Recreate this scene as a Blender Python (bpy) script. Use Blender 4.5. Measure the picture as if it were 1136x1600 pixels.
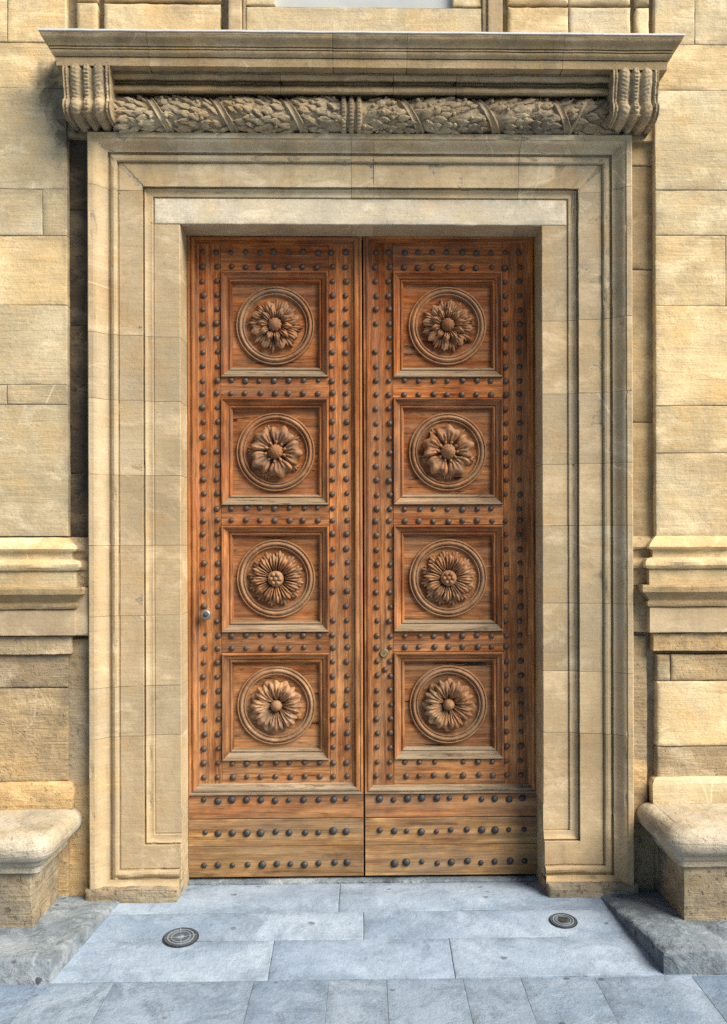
import bpy, math, random
import numpy as np
from mathutils import Matrix, Vector

# ------------------------------------------------------------------ camera, sky, sun, exposure
for o in list(bpy.data.objects):
    bpy.data.objects.remove(o, do_unlink=True)
SC = bpy.context.scene
COL = SC.collection
F, D, H = 1450.0, 5.0, 1.886            # focal length (photo px), distance to the portal, eye height
AX, AY, TY, RO = 596.0, 850.0, 0.0205, 0.003   # optical axis in the photo, yaw, roll
_ps = math.atan(TY)
FW = np.array((math.sin(_ps), math.cos(_ps), 0.0)); RT = np.array((math.cos(_ps), -math.sin(_ps), 0.0)); UP = np.array((0.0, 0.0, 1.0))
cam_d = bpy.data.cameras.new('camera'); cam = bpy.data.objects.new('camera', cam_d); COL.objects.link(cam)
_r = Vector(RT - RO * UP).normalized(); _u = Vector(UP + RO * RT).normalized(); _b = _r.cross(_u)
cam.matrix_world = Matrix(((_r.x, _u.x, _b.x, 0.0), (_r.y, _u.y, _b.y, -D), (_r.z, _u.z, _b.z, H), (0, 0, 0, 1)))
cam_d.sensor_fit = 'VERTICAL'; cam_d.sensor_height = 36.0; cam_d.lens = F * 36.0 / 1600.0
cam_d.shift_x = (568.0 - AX) / 1600.0; cam_d.shift_y = (AY - 800.0) / 1600.0
cam_d.clip_start = 0.05; cam_d.clip_end = 2000
SC.camera = cam

SUN_EL, SUN_AZ = math.radians(42), math.radians(54)     # azimuth measured from straight in front of the door to the right
sd = Vector((math.sin(SUN_AZ) * math.cos(SUN_EL), -math.cos(SUN_AZ) * math.cos(SUN_EL), math.sin(SUN_EL)))
world = bpy.data.worlds.new('World'); SC.world = world; world.use_nodes = True
wn = world.node_tree; wn.nodes.clear()
sky = wn.nodes.new('ShaderNodeTexSky'); sky.sky_type = 'NISHITA'; sky.sun_disc = False
sky.sun_elevation = SUN_EL; sky.sun_rotation = math.atan2(sd.x, sd.y); sky.air_density = 1.0; sky.dust_density = 1.6; sky.ozone_density = 1.0
bg = wn.nodes.new('ShaderNodeBackground'); bg.inputs['Strength'].default_value = 0.05
wo = wn.nodes.new('ShaderNodeOutputWorld')
wn.links.new(sky.outputs[0], bg.inputs[0]); wn.links.new(bg.outputs[0], wo.inputs[0])
sun_d = bpy.data.lights.new('sun', 'SUN'); sun_d.energy = 5.0; sun_d.angle = math.radians(44); sun_d.color = (1.0, 0.91, 0.76)
sun = bpy.data.objects.new('sun', sun_d); COL.objects.link(sun)
sun.rotation_euler = sd.to_track_quat('Z', 'Y').to_euler(); sun.location = (3, -4, 8)
vs = SC.view_settings; vs.view_transform = 'Standard'; vs.look = 'None'; vs.gamma = 1.0; vs.exposure = 0.6; vs.use_curve_mapping = False
SC.render.engine = 'CYCLES'
SC.cycles.use_denoising = False; SC.cycles.adaptive_threshold = 0.018; SC.cycles.max_bounces = 4; SC.cycles.diffuse_bounces = 2; SC.cycles.glossy_bounces = 2

# ------------------------------------------------------------------ measuring the photograph at a known depth
def W(px, py, Y):
    u, v = px - AX, AY - py
    u0, v0 = u + RO * v, v - RO * u
    d = FW + RT * u0 / F + UP * v0 / F
    t = (Y + D) / d[1]
    return t * d[0], H + t * d[2]
def WX(px, Y, py=800): return W(px, py, Y)[0]
def WZ(py, Y, px=566): return W(px, py, Y)[1]
PX = D / F                                # metres per photo pixel on the portal's inner face

# ------------------------------------------------------------------ noise
def _hash(ix, iy, iz, seed):
    h = (ix * 374761393 + iy * 668265263 + iz * 2147483647 + seed * 974711) & 0xFFFFFFFF
    h = ((h ^ (h >> 13)) * 1274126177) & 0xFFFFFFFF
    h = ((h ^ (h >> 16)) * 2246822519) & 0xFFFFFFFF
    return ((h ^ (h >> 15)) & 0xFFFFFF) / float(0xFFFFFF) * 2 - 1
def vnoise(p, seed=0):
    p = np.asarray(p, float); i = np.floor(p).astype(np.int64); f = p - i; f = f * f * f * (f * (f * 6 - 15) + 10)
    out = 0
    for dx in (0, 1):
        wx = f[..., 0] if dx else 1 - f[..., 0]
        for dy in (0, 1):
            wy = f[..., 1] if dy else 1 - f[..., 1]
            for dz in (0, 1):
                wz = f[..., 2] if dz else 1 - f[..., 2]
                out = out + wx * wy * wz * _hash(i[..., 0] + dx, i[..., 1] + dy, i[..., 2] + dz, seed)
    return out
def fbm(p, seed=0, octv=4, gain=0.5):
    p = np.asarray(p, float); a, s, t = 1.0, 0.0, 0.0
    for k in range(octv):
        s = s + a * vnoise(p * (2.03 ** k), seed + k * 17); t += a; a *= gain
    return s / t

# ------------------------------------------------------------------ materials
class G:
    def __init__(self, name):
        self.m = bpy.data.materials.new(name); self.m.use_nodes = True
        self.nt = self.m.node_tree; self.nt.nodes.clear()
    def n(self, t, ins=None, **kw):
        nd = self.nt.nodes.new(t)
        for k, v in kw.items(): setattr(nd, k, v)
        for k, v in (ins or {}).items(): self.put(nd.inputs[k], v)
        return nd
    def put(self, s, v):
        if hasattr(v, 'links'): self.nt.links.new(v, s)
        else:
            if isinstance(v, tuple) and len(v) == 3 and s.type == 'RGBA': v = v + (1.0,)
            s.default_value = v
    def math(self, op, a, b=0.0, clamp=False):
        return self.n('ShaderNodeMath', {0: a, 1: b}, operation=op, use_clamp=clamp).outputs[0]
    def mix(self, fac, a, b, blend='MIX'):
        return self.n('ShaderNodeMix', {0: fac, 6: a, 7: b}, data_type='RGBA', blend_type=blend).outputs[2]
    def ramp(self, fac, stops):
        nd = self.n('ShaderNodeValToRGB', {0: fac}); e = nd.color_ramp.elements
        while len(e) < len(stops): e.new(0.5)
        for el, (p, c) in zip(e, stops):
            el.position = p; el.color = (c if isinstance(c, tuple) else (c, c, c)) + (1.0,)
        return nd.outputs[0]
    def noise(self, vec, scale, detail=5, rough=0.55, dist=0.0):
        return self.n('ShaderNodeTexNoise', {'Vector': vec, 'Scale': scale, 'Detail': detail, 'Roughness': rough, 'Distortion': dist}).outputs[0]
    def pos(self, spread=0.0, scl=(1, 1, 1)):
        p = self.n('ShaderNodeNewGeometry').outputs['Position']
        self.rnd = self.n('ShaderNodeObjectInfo').outputs['Random']
        if spread:
            p = self.n('ShaderNodeVectorMath', {0: p, 1: self.n('ShaderNodeVectorMath', {0: (37.1, 17.7, 53.3), 'Scale': self.math('MULTIPLY', self.rnd, spread)}, operation='SCALE').outputs[0]}, operation='ADD').outputs[0]
        if scl != (1, 1, 1):
            p = self.n('ShaderNodeVectorMath', {0: p, 1: scl}, operation='MULTIPLY').outputs[0]
        return p
    def scl(self, vec, s): return self.n('ShaderNodeVectorMath', {0: vec, 1: s}, operation='MULTIPLY').outputs[0]
    def finish(self, col, rough, height=None, bump=0.3, dist=0.01, metal=0.0, spec=0.3):
        b = self.n('ShaderNodeBsdfPrincipled', {'Base Color': col, 'Roughness': rough, 'Metallic': metal, 'Specular IOR Level': spec})
        if height is not None:
            self.nt.links.new(self.n('ShaderNodeBump', {'Strength': bump, 'Distance': dist, 'Height': height}).outputs[0], b.inputs['Normal'])
        o = self.n('ShaderNodeOutputMaterial'); self.nt.links.new(b.outputs[0], o.inputs[0])
        return self.m

def stone(name, c0, c1, c2, lam=0.35, grime=0.3, gcol=(0.09, 0.08, 0.065), pits=0.5, bump=0.5, vein=0.0, soot=(), tone=0.25, dist=0.012, speck=0.2, runs=0.2):
    g = G(name); p = g.pos(1.0); rnd = g.rnd
    big = g.noise(p, 1.7, 4, 0.6, 0.4)
    col = g.ramp(big, [(0.30, c0), (0.5, c1), (0.70, c2)])
    warm = g.noise(p, 4.5, 4, 0.65)
    col = g.mix(g.math('MULTIPLY', g.ramp(warm, [(0.48, 0.0), (0.66, 1.0)]), 0.34), col, tuple(x * y for x, y in zip(c1, (1.14, 0.90, 0.55))))
    pale = g.noise(g.scl(p, (1, 1, 1.8)), 3.1, 5, 0.7, 0.5)
    col = g.mix(g.math('MULTIPLY', g.ramp(pale, [(0.52, 0.0), (0.7, 1.0)]), 0.6), col, tuple(min(1, x * 1.35 + 0.03) for x in c2))
    lm = g.noise(g.scl(p, (2.2, 2.2, 26)), 1.6, 4, 0.65, 0.6)
    col = g.mix(lam, col, g.mix(1.0, col, g.ramp(lm, [(0.3, 0.62), (0.5, 1.0), (0.7, 1.16)]), 'MULTIPLY'))
    sp = g.noise(p, 110, 2, 0.7)
    col = g.mix(1.0, col, g.ramp(sp, [(0.25, 1 - speck), (0.5, 1.0), (0.75, 1 + speck * .5)]), 'MULTIPLY')
    tn = g.ramp(rnd, [(0.0, (0.80, 0.80, 0.83)), (0.35, (1.0, 1.0, 1.0)), (0.7, (1.08, 1.0, 0.88)), (1.0, (0.92, 0.92, 0.93))])
    col = g.mix(tone, col, g.mix(1.0, col, g.mix(1.0, tn, tn, 'MULTIPLY'), 'MULTIPLY'))
    # dirt crust with ragged shapes
    gr = g.noise(p, 2.3, 7, 0.72, 0.8)
    gm = g.math('MULTIPLY', g.ramp(gr, [(0.50, 0.0), (0.66, 1.0)]), grime)
    col = g.mix(gm, col, gcol)
    rn = g.noise(g.scl(p, (9, 9, 0.8)), 1.0, 5, 0.7, 0.3)
    col = g.mix(g.math('MULTIPLY', g.ramp(rn, [(0.52, 0.0), (0.68, 1.0)]), runs), col, gcol)
    dots = g.noise(p, 28, 3, 0.75)
    dm = g.math('MULTIPLY', g.ramp(dots, [(0.60, 0.0), (0.68, 1.0)]), pits)
    col = g.mix(g.math('MULTIPLY', dm, 0.55), col, tuple(x * 0.38 for x in c0))
    ed = g.math('MULTIPLY', g.n('ShaderNodeAttribute', attribute_name='edge').outputs['Fac'], g.ramp(g.noise(p, 6, 4, 0.7), [(0.42, 0.0), (0.62, 1.0)]))
    col = g.mix(g.math('MULTIPLY', ed, 0.55), col, tuple(x * 0.75 for x in gcol))
    if vein:
        wp = g.n('ShaderNodeVectorMath', {0: p, 1: g.n('ShaderNodeVectorMath', {0: g.n('ShaderNodeTexNoise', {'Vector': p, 'Scale': 0.8, 'Detail': 1}).outputs[1], 'Scale': 0.25}, operation='SCALE').outputs[0]}, operation='ADD').outputs[0]
        vd = g.n('ShaderNodeTexVoronoi', {'Vector': wp, 'Scale': 1.15}, feature='DISTANCE_TO_EDGE').outputs[0]
        vm = g.math('MULTIPLY', g.ramp(vd, [(0.0015, 1.0), (0.0045, 0.0)]), g.ramp(g.noise(p, 1.9, 2), [(0.56, 0.0), (0.62, vein * 0.7)]))
        col = g.mix(vm, col, tuple(min(1, x * 1.5 + 0.08) for x in c2))
    for (sx, sy, sz, sr, st) in soot:
        wpz = g.n('ShaderNodeNewGeometry').outputs['Position']
        dd = g.n('ShaderNodeVectorMath', {0: wpz, 1: (sx, sy, sz)}, operation='DISTANCE').outputs[1]
        dd = g.math('ADD', dd, g.math('MULTIPLY', g.math('SUBTRACT', g.noise(wpz, 7, 8, 0.7, 1.0), 0.5), sr * 2.6))
        sm = g.n('ShaderNodeMapRange', {0: dd, 1: sr * 0.35, 2: sr, 3: st, 4: 0.0}).outputs[0]
        col = g.mix(sm, col, (0.035, 0.034, 0.034))
    hgt = g.math('ADD', g.math('MULTIPLY', g.noise(p, 16, 5, 0.7), 1.0), g.math('MULTIPLY', lm, 0.7))
    hgt = g.math('SUBTRACT', hgt, g.math('MULTIPLY', dm, 0.5))
    return g.finish(col, 0.88, hgt, bump, dist, spec=0.2)

S_ = lambda *c: tuple(c)
SOOT = [(-1.66, -0.07, 4.36, 0.09, 0.55), (-1.61, -0.07, 4.27, 0.10, 0.6), (-1.585, -0.07, 4.16, 0.08, 0.6), (-1.585, -0.07, 4.05, 0.07, 0.7)]
M = {}
M['ashlar'] = stone('ashlar_sandstone', (0.47, 0.37, 0.215), (0.60, 0.49, 0.30), (0.70, 0.605, 0.415), tone=0.6, lam=0.26, grime=0.3, pits=0.25, bump=0.5, vein=0.55, soot=SOOT, gcol=(0.27, 0.235, 0.175))
M['smooth'] = stone('dressed_sandstone', (0.36, 0.28, 0.175), (0.435, 0.345, 0.22), (0.515, 0.42, 0.28), speck=0.15, runs=0.25, lam=0.15, grime=0.25, pits=0.25, bump=0.3, vein=0.8, gcol=(0.26, 0.21, 0.14), tone=0.28)
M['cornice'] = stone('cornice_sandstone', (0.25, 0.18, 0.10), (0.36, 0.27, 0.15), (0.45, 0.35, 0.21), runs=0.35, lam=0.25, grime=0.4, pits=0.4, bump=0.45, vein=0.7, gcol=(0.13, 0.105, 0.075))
M['worn'] = stone('weathered_sandstone', (0.34, 0.26, 0.155), (0.46, 0.36, 0.215), (0.55, 0.455, 0.30), lam=0.42, grime=0.5, pits=0.5, bump=1.0, vein=0.3, gcol=(0.17, 0.15, 0.125), tone=0.8)
M['carved'] = stone('carved_sandstone', (0.25, 0.20, 0.13), (0.37, 0.29, 0.18), (0.46, 0.38, 0.25), lam=0.2, grime=0.65, pits=0.7, bump=0.7, gcol=(0.10, 0.09, 0.08))
M['slot'] = stone('shade_toned_sandstone', (0.05, 0.042, 0.034), (0.085, 0.068, 0.05), (0.22, 0.17, 0.11), lam=0.3, grime=0.7, pits=0.8, bump=0.9, gcol=(0.035, 0.032, 0.03))  # stone colour darkened to hold the shade of the recess slot
M['bench'] = stone('bench_stone', (0.33, 0.295, 0.225), (0.42, 0.38, 0.30), (0.50, 0.46, 0.39), lam=0.25, grime=0.6, pits=0.4, bump=1.0, vein=0.5, gcol=(0.19, 0.175, 0.145))
M['foot'] = stone('bench_foot_stone', (0.20, 0.165, 0.12), (0.32, 0.265, 0.18), (0.42, 0.36, 0.26), lam=0.15, grime=0.7, pits=0.8, bump=1.1, gcol=(0.13, 0.13, 0.125))
M['lintel'] = stone('lintel_sandstone', (0.41, 0.32, 0.195), (0.50, 0.40, 0.25), (0.60, 0.50, 0.335), speck=0.15, runs=0.35, lam=0.2, grime=0.35, pits=0.25, bump=0.3, vein=0.5, gcol=(0.25, 0.20, 0.135))
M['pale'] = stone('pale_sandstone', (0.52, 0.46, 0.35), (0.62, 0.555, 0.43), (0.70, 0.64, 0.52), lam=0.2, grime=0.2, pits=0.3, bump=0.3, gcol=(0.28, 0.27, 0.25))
M['mortar'] = stone('lime_mortar', (0.34, 0.28, 0.18), (0.42, 0.35, 0.24), (0.50, 0.43, 0.31), lam=0.0, grime=0.3, pits=0.8, bump=0.8)

def paving(name, c0, c1, c2, bump=0.5, dark=0.7, wear=0.22):
    g = G(name); p = g.pos(1.0); rnd = g.rnd
    big = g.noise(p, 2.2, 5, 0.65, 0.5)
    col = g.ramp(big, [(0.36, c0), (0.5, c1), (0.64, c2)])
    lt = g.noise(p, 7, 5, 0.7, 0.6)
    col = g.mix(g.math('MULTIPLY', g.ramp(lt, [(0.54, 0.0), (0.68, 1.0)]), wear), col, tuple(min(1, x * 1.4 + .03) for x in c2))
    col = g.mix(1.0, col, g.ramp(g.noise(p, 110, 4, 0.7), [(0.25, 0.75), (0.5, 1.0), (0.75, 1.15)]), 'MULTIPLY')
    st = g.noise(p, 3.6, 6, 0.7, 1.0)
    col = g.mix(g.math('MULTIPLY', g.ramp(st, [(0.50, 0.0), (0.68, 1.0)]), dark * 0.65), col, tuple(x * 0.5 for x in c0))
    v = g.n('ShaderNodeTexVoronoi', {'Vector': g.n('ShaderNodeVectorMath', {0: p, 1: g.n('ShaderNodeVectorMath', {0: g.n('ShaderNodeTexNoise', {'Vector': p, 'Scale': 20.0}).outputs[1], 'Scale': 0.03}, operation='SCALE').outputs[0]}, operation='ADD').outputs[0], 'Scale': 8.0, 'Randomness': 1.0})
    spot = g.math('MULTIPLY', g.ramp(v.outputs['Distance'], [(0.10, 1.0), (0.15, 0.0)]), g.ramp(g.n('ShaderNodeSeparateColor', {0: v.outputs['Color']}).outputs[0], [(0.66, 0.0), (0.68, dark)]))
    col = g.mix(spot, col, (0.075, 0.085, 0.10))
    ed = g.math('MULTIPLY', g.n('ShaderNodeAttribute', attribute_name='edge').outputs['Fac'], g.ramp(g.noise(p, 8, 4, 0.7), [(0.40, 0.0), (0.62, 1.0)]))
    col = g.mix(g.math('MULTIPLY', ed, 0.5), col, tuple(x * y for x, y in zip(c0, (0.62, 0.58, 0.52))))
    tn = g.ramp(rnd, [(0.0, (0.88, 0.90, 0.93)), (0.5, (1.0, 1.0, 1.0)), (1.0, (1.06, 1.04, 1.0))])
    col = g.mix(0.8, col, g.mix(1.0, col, tn, 'MULTIPLY'))
    chip = g.ramp(g.noise(p, 9, 6, 0.75, 0.8), [(0.35, 0.0), (0.45, 1.0)])
    hgt = g.math('ADD', g.noise(p, 24, 5, 0.7), g.math('MULTIPLY', chip, 0.35))
    tool = g.n('ShaderNodeTexWave', {'Vector': p, 'Scale': 9.0, 'Distortion': 5.0, 'Detail': 3.0, 'Detail Scale': 2.0}, bands_direction='DIAGONAL').outputs[1]
    hgt = g.math('ADD', hgt, g.math('MULTIPLY', g.math('MULTIPLY', tool, g.ramp(st, [(0.45, 0.0), (0.6, 1.0)])), 0.35))
    hgt = g.math('ADD', hgt, g.math('MULTIPLY', lt, 0.5))
    return g.finish(col, g.ramp(big, [(0.3, 0.62), (0.7, 0.8)]), hgt, bump, 0.012, spec=0.3)
M['paving'] = paving('grey_blue_flagstone', (0.20, 0.275, 0.39), (0.26, 0.34, 0.465), (0.325, 0.41, 0.535))
M['street'] = paving('street_flagstone', (0.165, 0.23, 0.33), (0.22, 0.295, 0.405), (0.28, 0.355, 0.47), bump=0.6, dark=0.9, wear=0.2)
M['step'] = paving('platform_stone', (0.12, 0.155, 0.195), (0.20, 0.245, 0.29), (0.30, 0.345, 0.39), bump=0.9, dark=1.2, wear=0.6)
M['joint'] = paving('pavement_joint', (0.20, 0.25, 0.33), (0.26, 0.31, 0.40), (0.32, 0.38, 0.47))

def wood(name, axis, dark, mid, light, grey=0.0, crack=0.3, bump=0.35, zfade=True, gscale=1.0, worn=0.5):
    g = G(name); p = g.pos(1.0); rnd = g.rnd
    st = {'x': (2.6, 58, 58), 'z': (58, 58, 2.6), 'r': (9, 9, 9)}[axis]
    st = tuple(x * gscale for x in st)
    gp = g.scl(p, st)
    gn = g.noise(gp, 1.0, 6, 0.68, 0.25)
    col = g.ramp(gn, [(0.27, dark), (0.45, mid), (0.66, light)])
    fine = g.noise(g.scl(p, tuple(x * 5 for x in st)), 1.0, 2, 0.6)
    col = g.mix(1.0, col, g.ramp(fine, [(0.34, 0.72), (0.5, 1.0), (0.66, 1.18)]), 'MULTIPLY')
    blot = g.noise(p, 3.6, 4, 0.65)
    col = g.mix(g.math('MULTIPLY', g.ramp(blot, [(0.44, 0.0), (0.62, 1.0)]), 0.75), col, g.mix(1.0, col, (0.62, 0.48, 0.46), 'MULTIPLY'))
    pt = g.noise(g.scl(p, tuple(3.0 if x < 5 else 11.0 for x in st)), 1.0, 4, 0.7, 0.4)
    col = g.mix(1.0, col, g.ramp(pt, [(0.33, 0.62), (0.5, 1.0), (0.66, 1.42)]), 'MULTIPLY')
    stain = g.noise(g.scl(p, tuple(max(1.0, x * 0.28) for x in st)), 1.0, 5, 0.7, 0.8)
    col = g.mix(g.math('MULTIPLY', g.ramp(stain, [(0.55, 0.0), (0.68, 1.0)]), 0.55), col, tuple(x * 0.36 for x in mid))
    if zfade:   # rain-washed lower half of the leaf has lost its red varnish
        z = g.n('ShaderNodeSeparateXYZ', {0: g.n('ShaderNodeNewGeometry').outputs['Position']}).outputs[2]
        z = g.math('ADD', z, g.math('MULTIPLY', g.math('SUBTRACT', g.noise(p, 2.4, 6, 0.65), 0.5), 1.6))
        wf = g.n('ShaderNodeMapRange', {0: z, 1: 3.3, 2: 0.3, 3: 0.0, 4: 1.0}).outputs[0]
        col = g.mix(wf, g.mix(1.0, col, (0.92, 0.76, 0.66), 'MULTIPLY'), g.mix(1.0, col, (1.0, 1.20, 1.6), 'MULTIPLY'))
    tn = g.ramp(rnd, [(0.0, (0.72, 0.68, 0.64)), (0.35, (1.08, 1.1, 1.1)), (0.6, (0.9, 0.86, 0.82)), (1.0, (1.25, 1.28, 1.25))])
    col = g.mix(0.9, col, g.mix(1.0, col, tn, 'MULTIPLY'))
    gy = g.noise(g.scl(p, tuple(max(1.0, x * 0.2) for x in st)), 1.3, 4, 0.7)
    gf = g.math('ADD', g.math('MULTIPLY', g.ramp(gy, [(0.40, 0.0), (0.62, 1.0)]), 0.22 + grey * 0.4), grey * 0.45, clamp=True)
    col = g.mix(gf, col, g.mix(1.0, (0.33, 0.27, 0.19), g.ramp(gn, [(0.3, 0.55), (0.6, 1.1)]), 'MULTIPLY'))
    wear = g.ramp(g.n('ShaderNodeNewGeometry').outputs['Pointiness'], [(0.515, 0.0), (0.58, max(worn, 0.01))])
    if worn: col = g.mix(wear, col, g.mix(1.0, light, (1.15, 1.2, 1.3), 'MULTIPLY'))
    cn = g.noise(g.scl(p, tuple(x * (1.1 if x < 5 else 0.6) for x in st)), 1.0, 5, 0.75, 0.4)
    ck = g.math('MULTIPLY', g.ramp(cn, [(0.385, 1.0), (0.42, 0.0)]), crack)
    ck = g.math('MULTIPLY', ck, g.ramp(g.noise(p, 5, 3), [(0.47, 0.0), (0.56, 1.0)]))
    col = g.mix(ck, col, (0.025, 0.015, 0.010))
    hole = g.n('ShaderNodeTexVoronoi', {'Vector': p, 'Scale': 55.0})
    hm = g.math('MULTIPLY', g.ramp(hole.outputs['Distance'], [(0.09, 1.0), (0.14, 0.0)]), g.ramp(g.n('ShaderNodeSeparateColor', {0: hole.outputs['Color']}).outputs[1], [(0.86, 0.0), (0.88, 0.8)]))
    col = g.mix(hm, col, (0.03, 0.018, 0.012))
    hgt = g.math('ADD', g.math('MULTIPLY', gn, 0.9), g.math('MULTIPLY', fine, 0.7))
    hgt = g.math('SUBTRACT', hgt, g.math('MULTIPLY', g.math('ADD', ck, hm), 0.8))
    return g.finish(col, g.ramp(gn, [(0.3, 0.85), (0.7, 0.68)]), hgt, bump * 1.3, 0.006, spec=0.2)
WD, WM, WL = (0.135, 0.042, 0.013), (0.31, 0.110, 0.030), (0.48, 0.205, 0.062)
M['wood_v'] = wood('oak_upright', 'z', WD, WM, WL, worn=0)
M['wood_h'] = wood('oak_level', 'x', WD, WM, WL, crack=0.5, worn=0)
M['mould_v'] = wood('oak_moulding_upright', 'z', WD, WM, WL)
M['mould_h'] = wood('oak_moulding_level', 'x', WD, WM, WL)
M['wood_panel'] = wood('oak_panel', 'x', WD, (0.33, 0.120, 0.033), (0.50, 0.215, 0.066), crack=1.0, gscale=0.7, worn=0)
M['wood_grey'] = wood('oak_rain_bleached', 'x', (0.10, 0.055, 0.026), (0.26, 0.15, 0.07), (0.38, 0.25, 0.13), grey=0.75, crack=0.6, bump=0.5)
M['wood_carved'] = wood('oak_carved', 'r', (0.09, 0.032, 0.012), (0.25, 0.10, 0.036), (0.40, 0.19, 0.07), grey=0.3, crack=0.3, bump=0.3)
M['wood_kick_red'] = wood('oak_top_kick_board', 'x', (0.13, 0.044, 0.014), (0.28, 0.105, 0.032), (0.40, 0.18, 0.06), grey=0.15, crack=0.4, zfade=False, gscale=0.4, worn=0)
M['wood_kick'] = wood('oak_kick_board', 'x', (0.12, 0.052, 0.017), (0.30, 0.15, 0.05), (0.43, 0.255, 0.098), grey=0.3, crack=0.4, zfade=False, gscale=0.45, worn=0)
M['wood_dark'] = wood('oak_shadowed_core', 'z', (0.03, 0.014, 0.007), (0.06, 0.026, 0.012), (0.09, 0.04, 0.018), zfade=False)

def metal(name, col, rough, met, var=0.35, rust=0.0):
    g = G(name); p = g.pos(1.0)
    nz = g.noise(p, 60, 6, 0.7)
    c = g.mix(1.0, col, g.ramp(nz, [(0.3, 1 - var), (0.7, 1 + var)]), 'MULTIPLY')
    c = g.mix(g.math('MULTIPLY', g.rnd, rust), c, (0.12, 0.065, 0.04))
    return g.finish(c, g.ramp(nz, [(0.3, rough + 0.15), (0.7, rough - 0.1)]), nz, 0.25, 0.003, metal=met, spec=0.5)
M['iron'] = metal('wrought_iron', (0.085, 0.064, 0.052), 0.55, 0.25, rust=0.4)
M['iron_black'] = metal('blackened_iron', (0.05, 0.05, 0.055), 0.55, 0.35)
M['cast'] = metal('cast_iron', (0.06, 0.078, 0.10), 0.6, 0.0)
M['steel'] = metal('dull_steel', (0.24, 0.225, 0.205), 0.4, 0.6, 0.2)
M['pale_iron'] = metal('polished_iron', (0.20, 0.235, 0.28), 0.55, 0.0, 0.25)
M['brass'] = metal('old_brass', (0.26, 0.19, 0.095), 0.5, 0.5, 0.2)
M['lead'] = metal('lead_flashing', (0.62, 0.62, 0.64), 0.6, 0.0, 0.12)
g = G('frosted_pane'); M['pane'] = g.finish(g.ramp(g.noise(g.pos(), 3), [(0.3, (0.42, 0.45, 0.46)), (0.7, (0.52, 0.54, 0.54))]), 0.25, spec=0.5)

# ------------------------------------------------------------------ object helpers
def mesh(name, v, f, mat, smooth=35):
    me = bpy.data.meshes.new(name)
    me.from_pydata([tuple(map(float, q)) for q in np.asarray(v)], [], [tuple(map(int, q)) for q in f])
    me.validate(); me.materials.append(M[mat])
    import bmesh
    bm = bmesh.new(); bm.from_mesh(me); bmesh.ops.recalc_face_normals(bm, faces=bm.faces); bm.to_mesh(me); bm.free()
    if smooth:
        me.shade_smooth(); me.set_sharp_from_angle(angle=math.radians(smooth))
    return me
ROOT_LOC = {}
def put(name, me, parent=None, loc=None, rot=None, scale=None):
    o = bpy.data.objects.new(name, me); COL.objects.link(o)
    if parent is not None:
        o.parent = parent
        if parent.name in ROOT_LOC: o.matrix_parent_inverse = Matrix.Translation(ROOT_LOC[parent.name]).inverted()
    if loc is not None: o.location = loc
    if rot is not None: o.rotation_euler = rot
    if scale is not None: o.scale = scale
    return o
def obj(name, v, f, mat, parent=None, smooth=35): return put(name, mesh(name, v, f, mat, smooth), parent)
def thing(name, label, cat, loc, group=None):
    o = bpy.data.objects.new(name, None); COL.objects.link(o); o.location = loc; o.empty_display_size = 0.1
    o['label'] = label; o['category'] = cat; o['kind'] = 'thing'
    if group: o['group'] = group
    ROOT_LOC[o.name] = Vector(loc)
    return o
def setting(o, label=None):
    o['kind'] = 'structure'
    if label: o['label'] = label
    return o
def grid_faces(nu, nv, off=0, flip=False):
    i, j = np.meshgrid(np.arange(nu - 1), np.arange(nv - 1), indexing='ij')
    a = (i * nv + j).ravel() + off
    f = np.stack([a, a + 1, a + nv + 1, a + nv], 1)
    return f[:, ::-1].tolist() if flip else f.tolist()
def box(x0, x1, y0, y1, z0, z1, b=0.0):
    v, f = [], []
    if b <= 0:
        v = [(x, y, z) for x in (x0, x1) for y in (y0, y1) for z in (z0, z1)]
        f = [(0, 1, 3, 2), (4, 6, 7, 5), (0, 4, 5, 1), (2, 3, 7, 6), (0, 2, 6, 4), (1, 5, 7, 3)]
        return v, f
    for y, i in ((y1, 0), (y0 + b, 0), (y0, b)):
        for x, z in ((x0 + i, z0 + i), (x1 - i, z0 + i), (x1 - i, z1 - i), (x0 + i, z1 - i)): v.append((x, y, z))
    f = [(3, 2, 1, 0), (8, 9, 10, 11)]
    for r in (0, 4):
        for k in range(4): f.append((r + k, r + (k + 1) % 4, r + 4 + (k + 1) % 4, r + 4 + k))
    return v, f
SEED = [1]
def edge_attr(o, vals):
    a = o.data.attributes.new('edge', 'FLOAT', 'POINT'); a.data.foreach_set('value', np.ascontiguousarray(vals, dtype=np.float32)); return o
def lin(a, b, cell, pads=()):
    n = max(2, int(round((b - a) / cell)))
    base = list(np.linspace(a, b, n + 1))
    for q in pads: base += [a + q, b - q]
    base = sorted(set(round(x, 5) for x in base if a <= x <= b))
    out = [base[0]]
    for x in base[1:]:
        if x - out[-1] > 0.0012: out.append(x)
    out[-1] = b
    return np.array(out)
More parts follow.
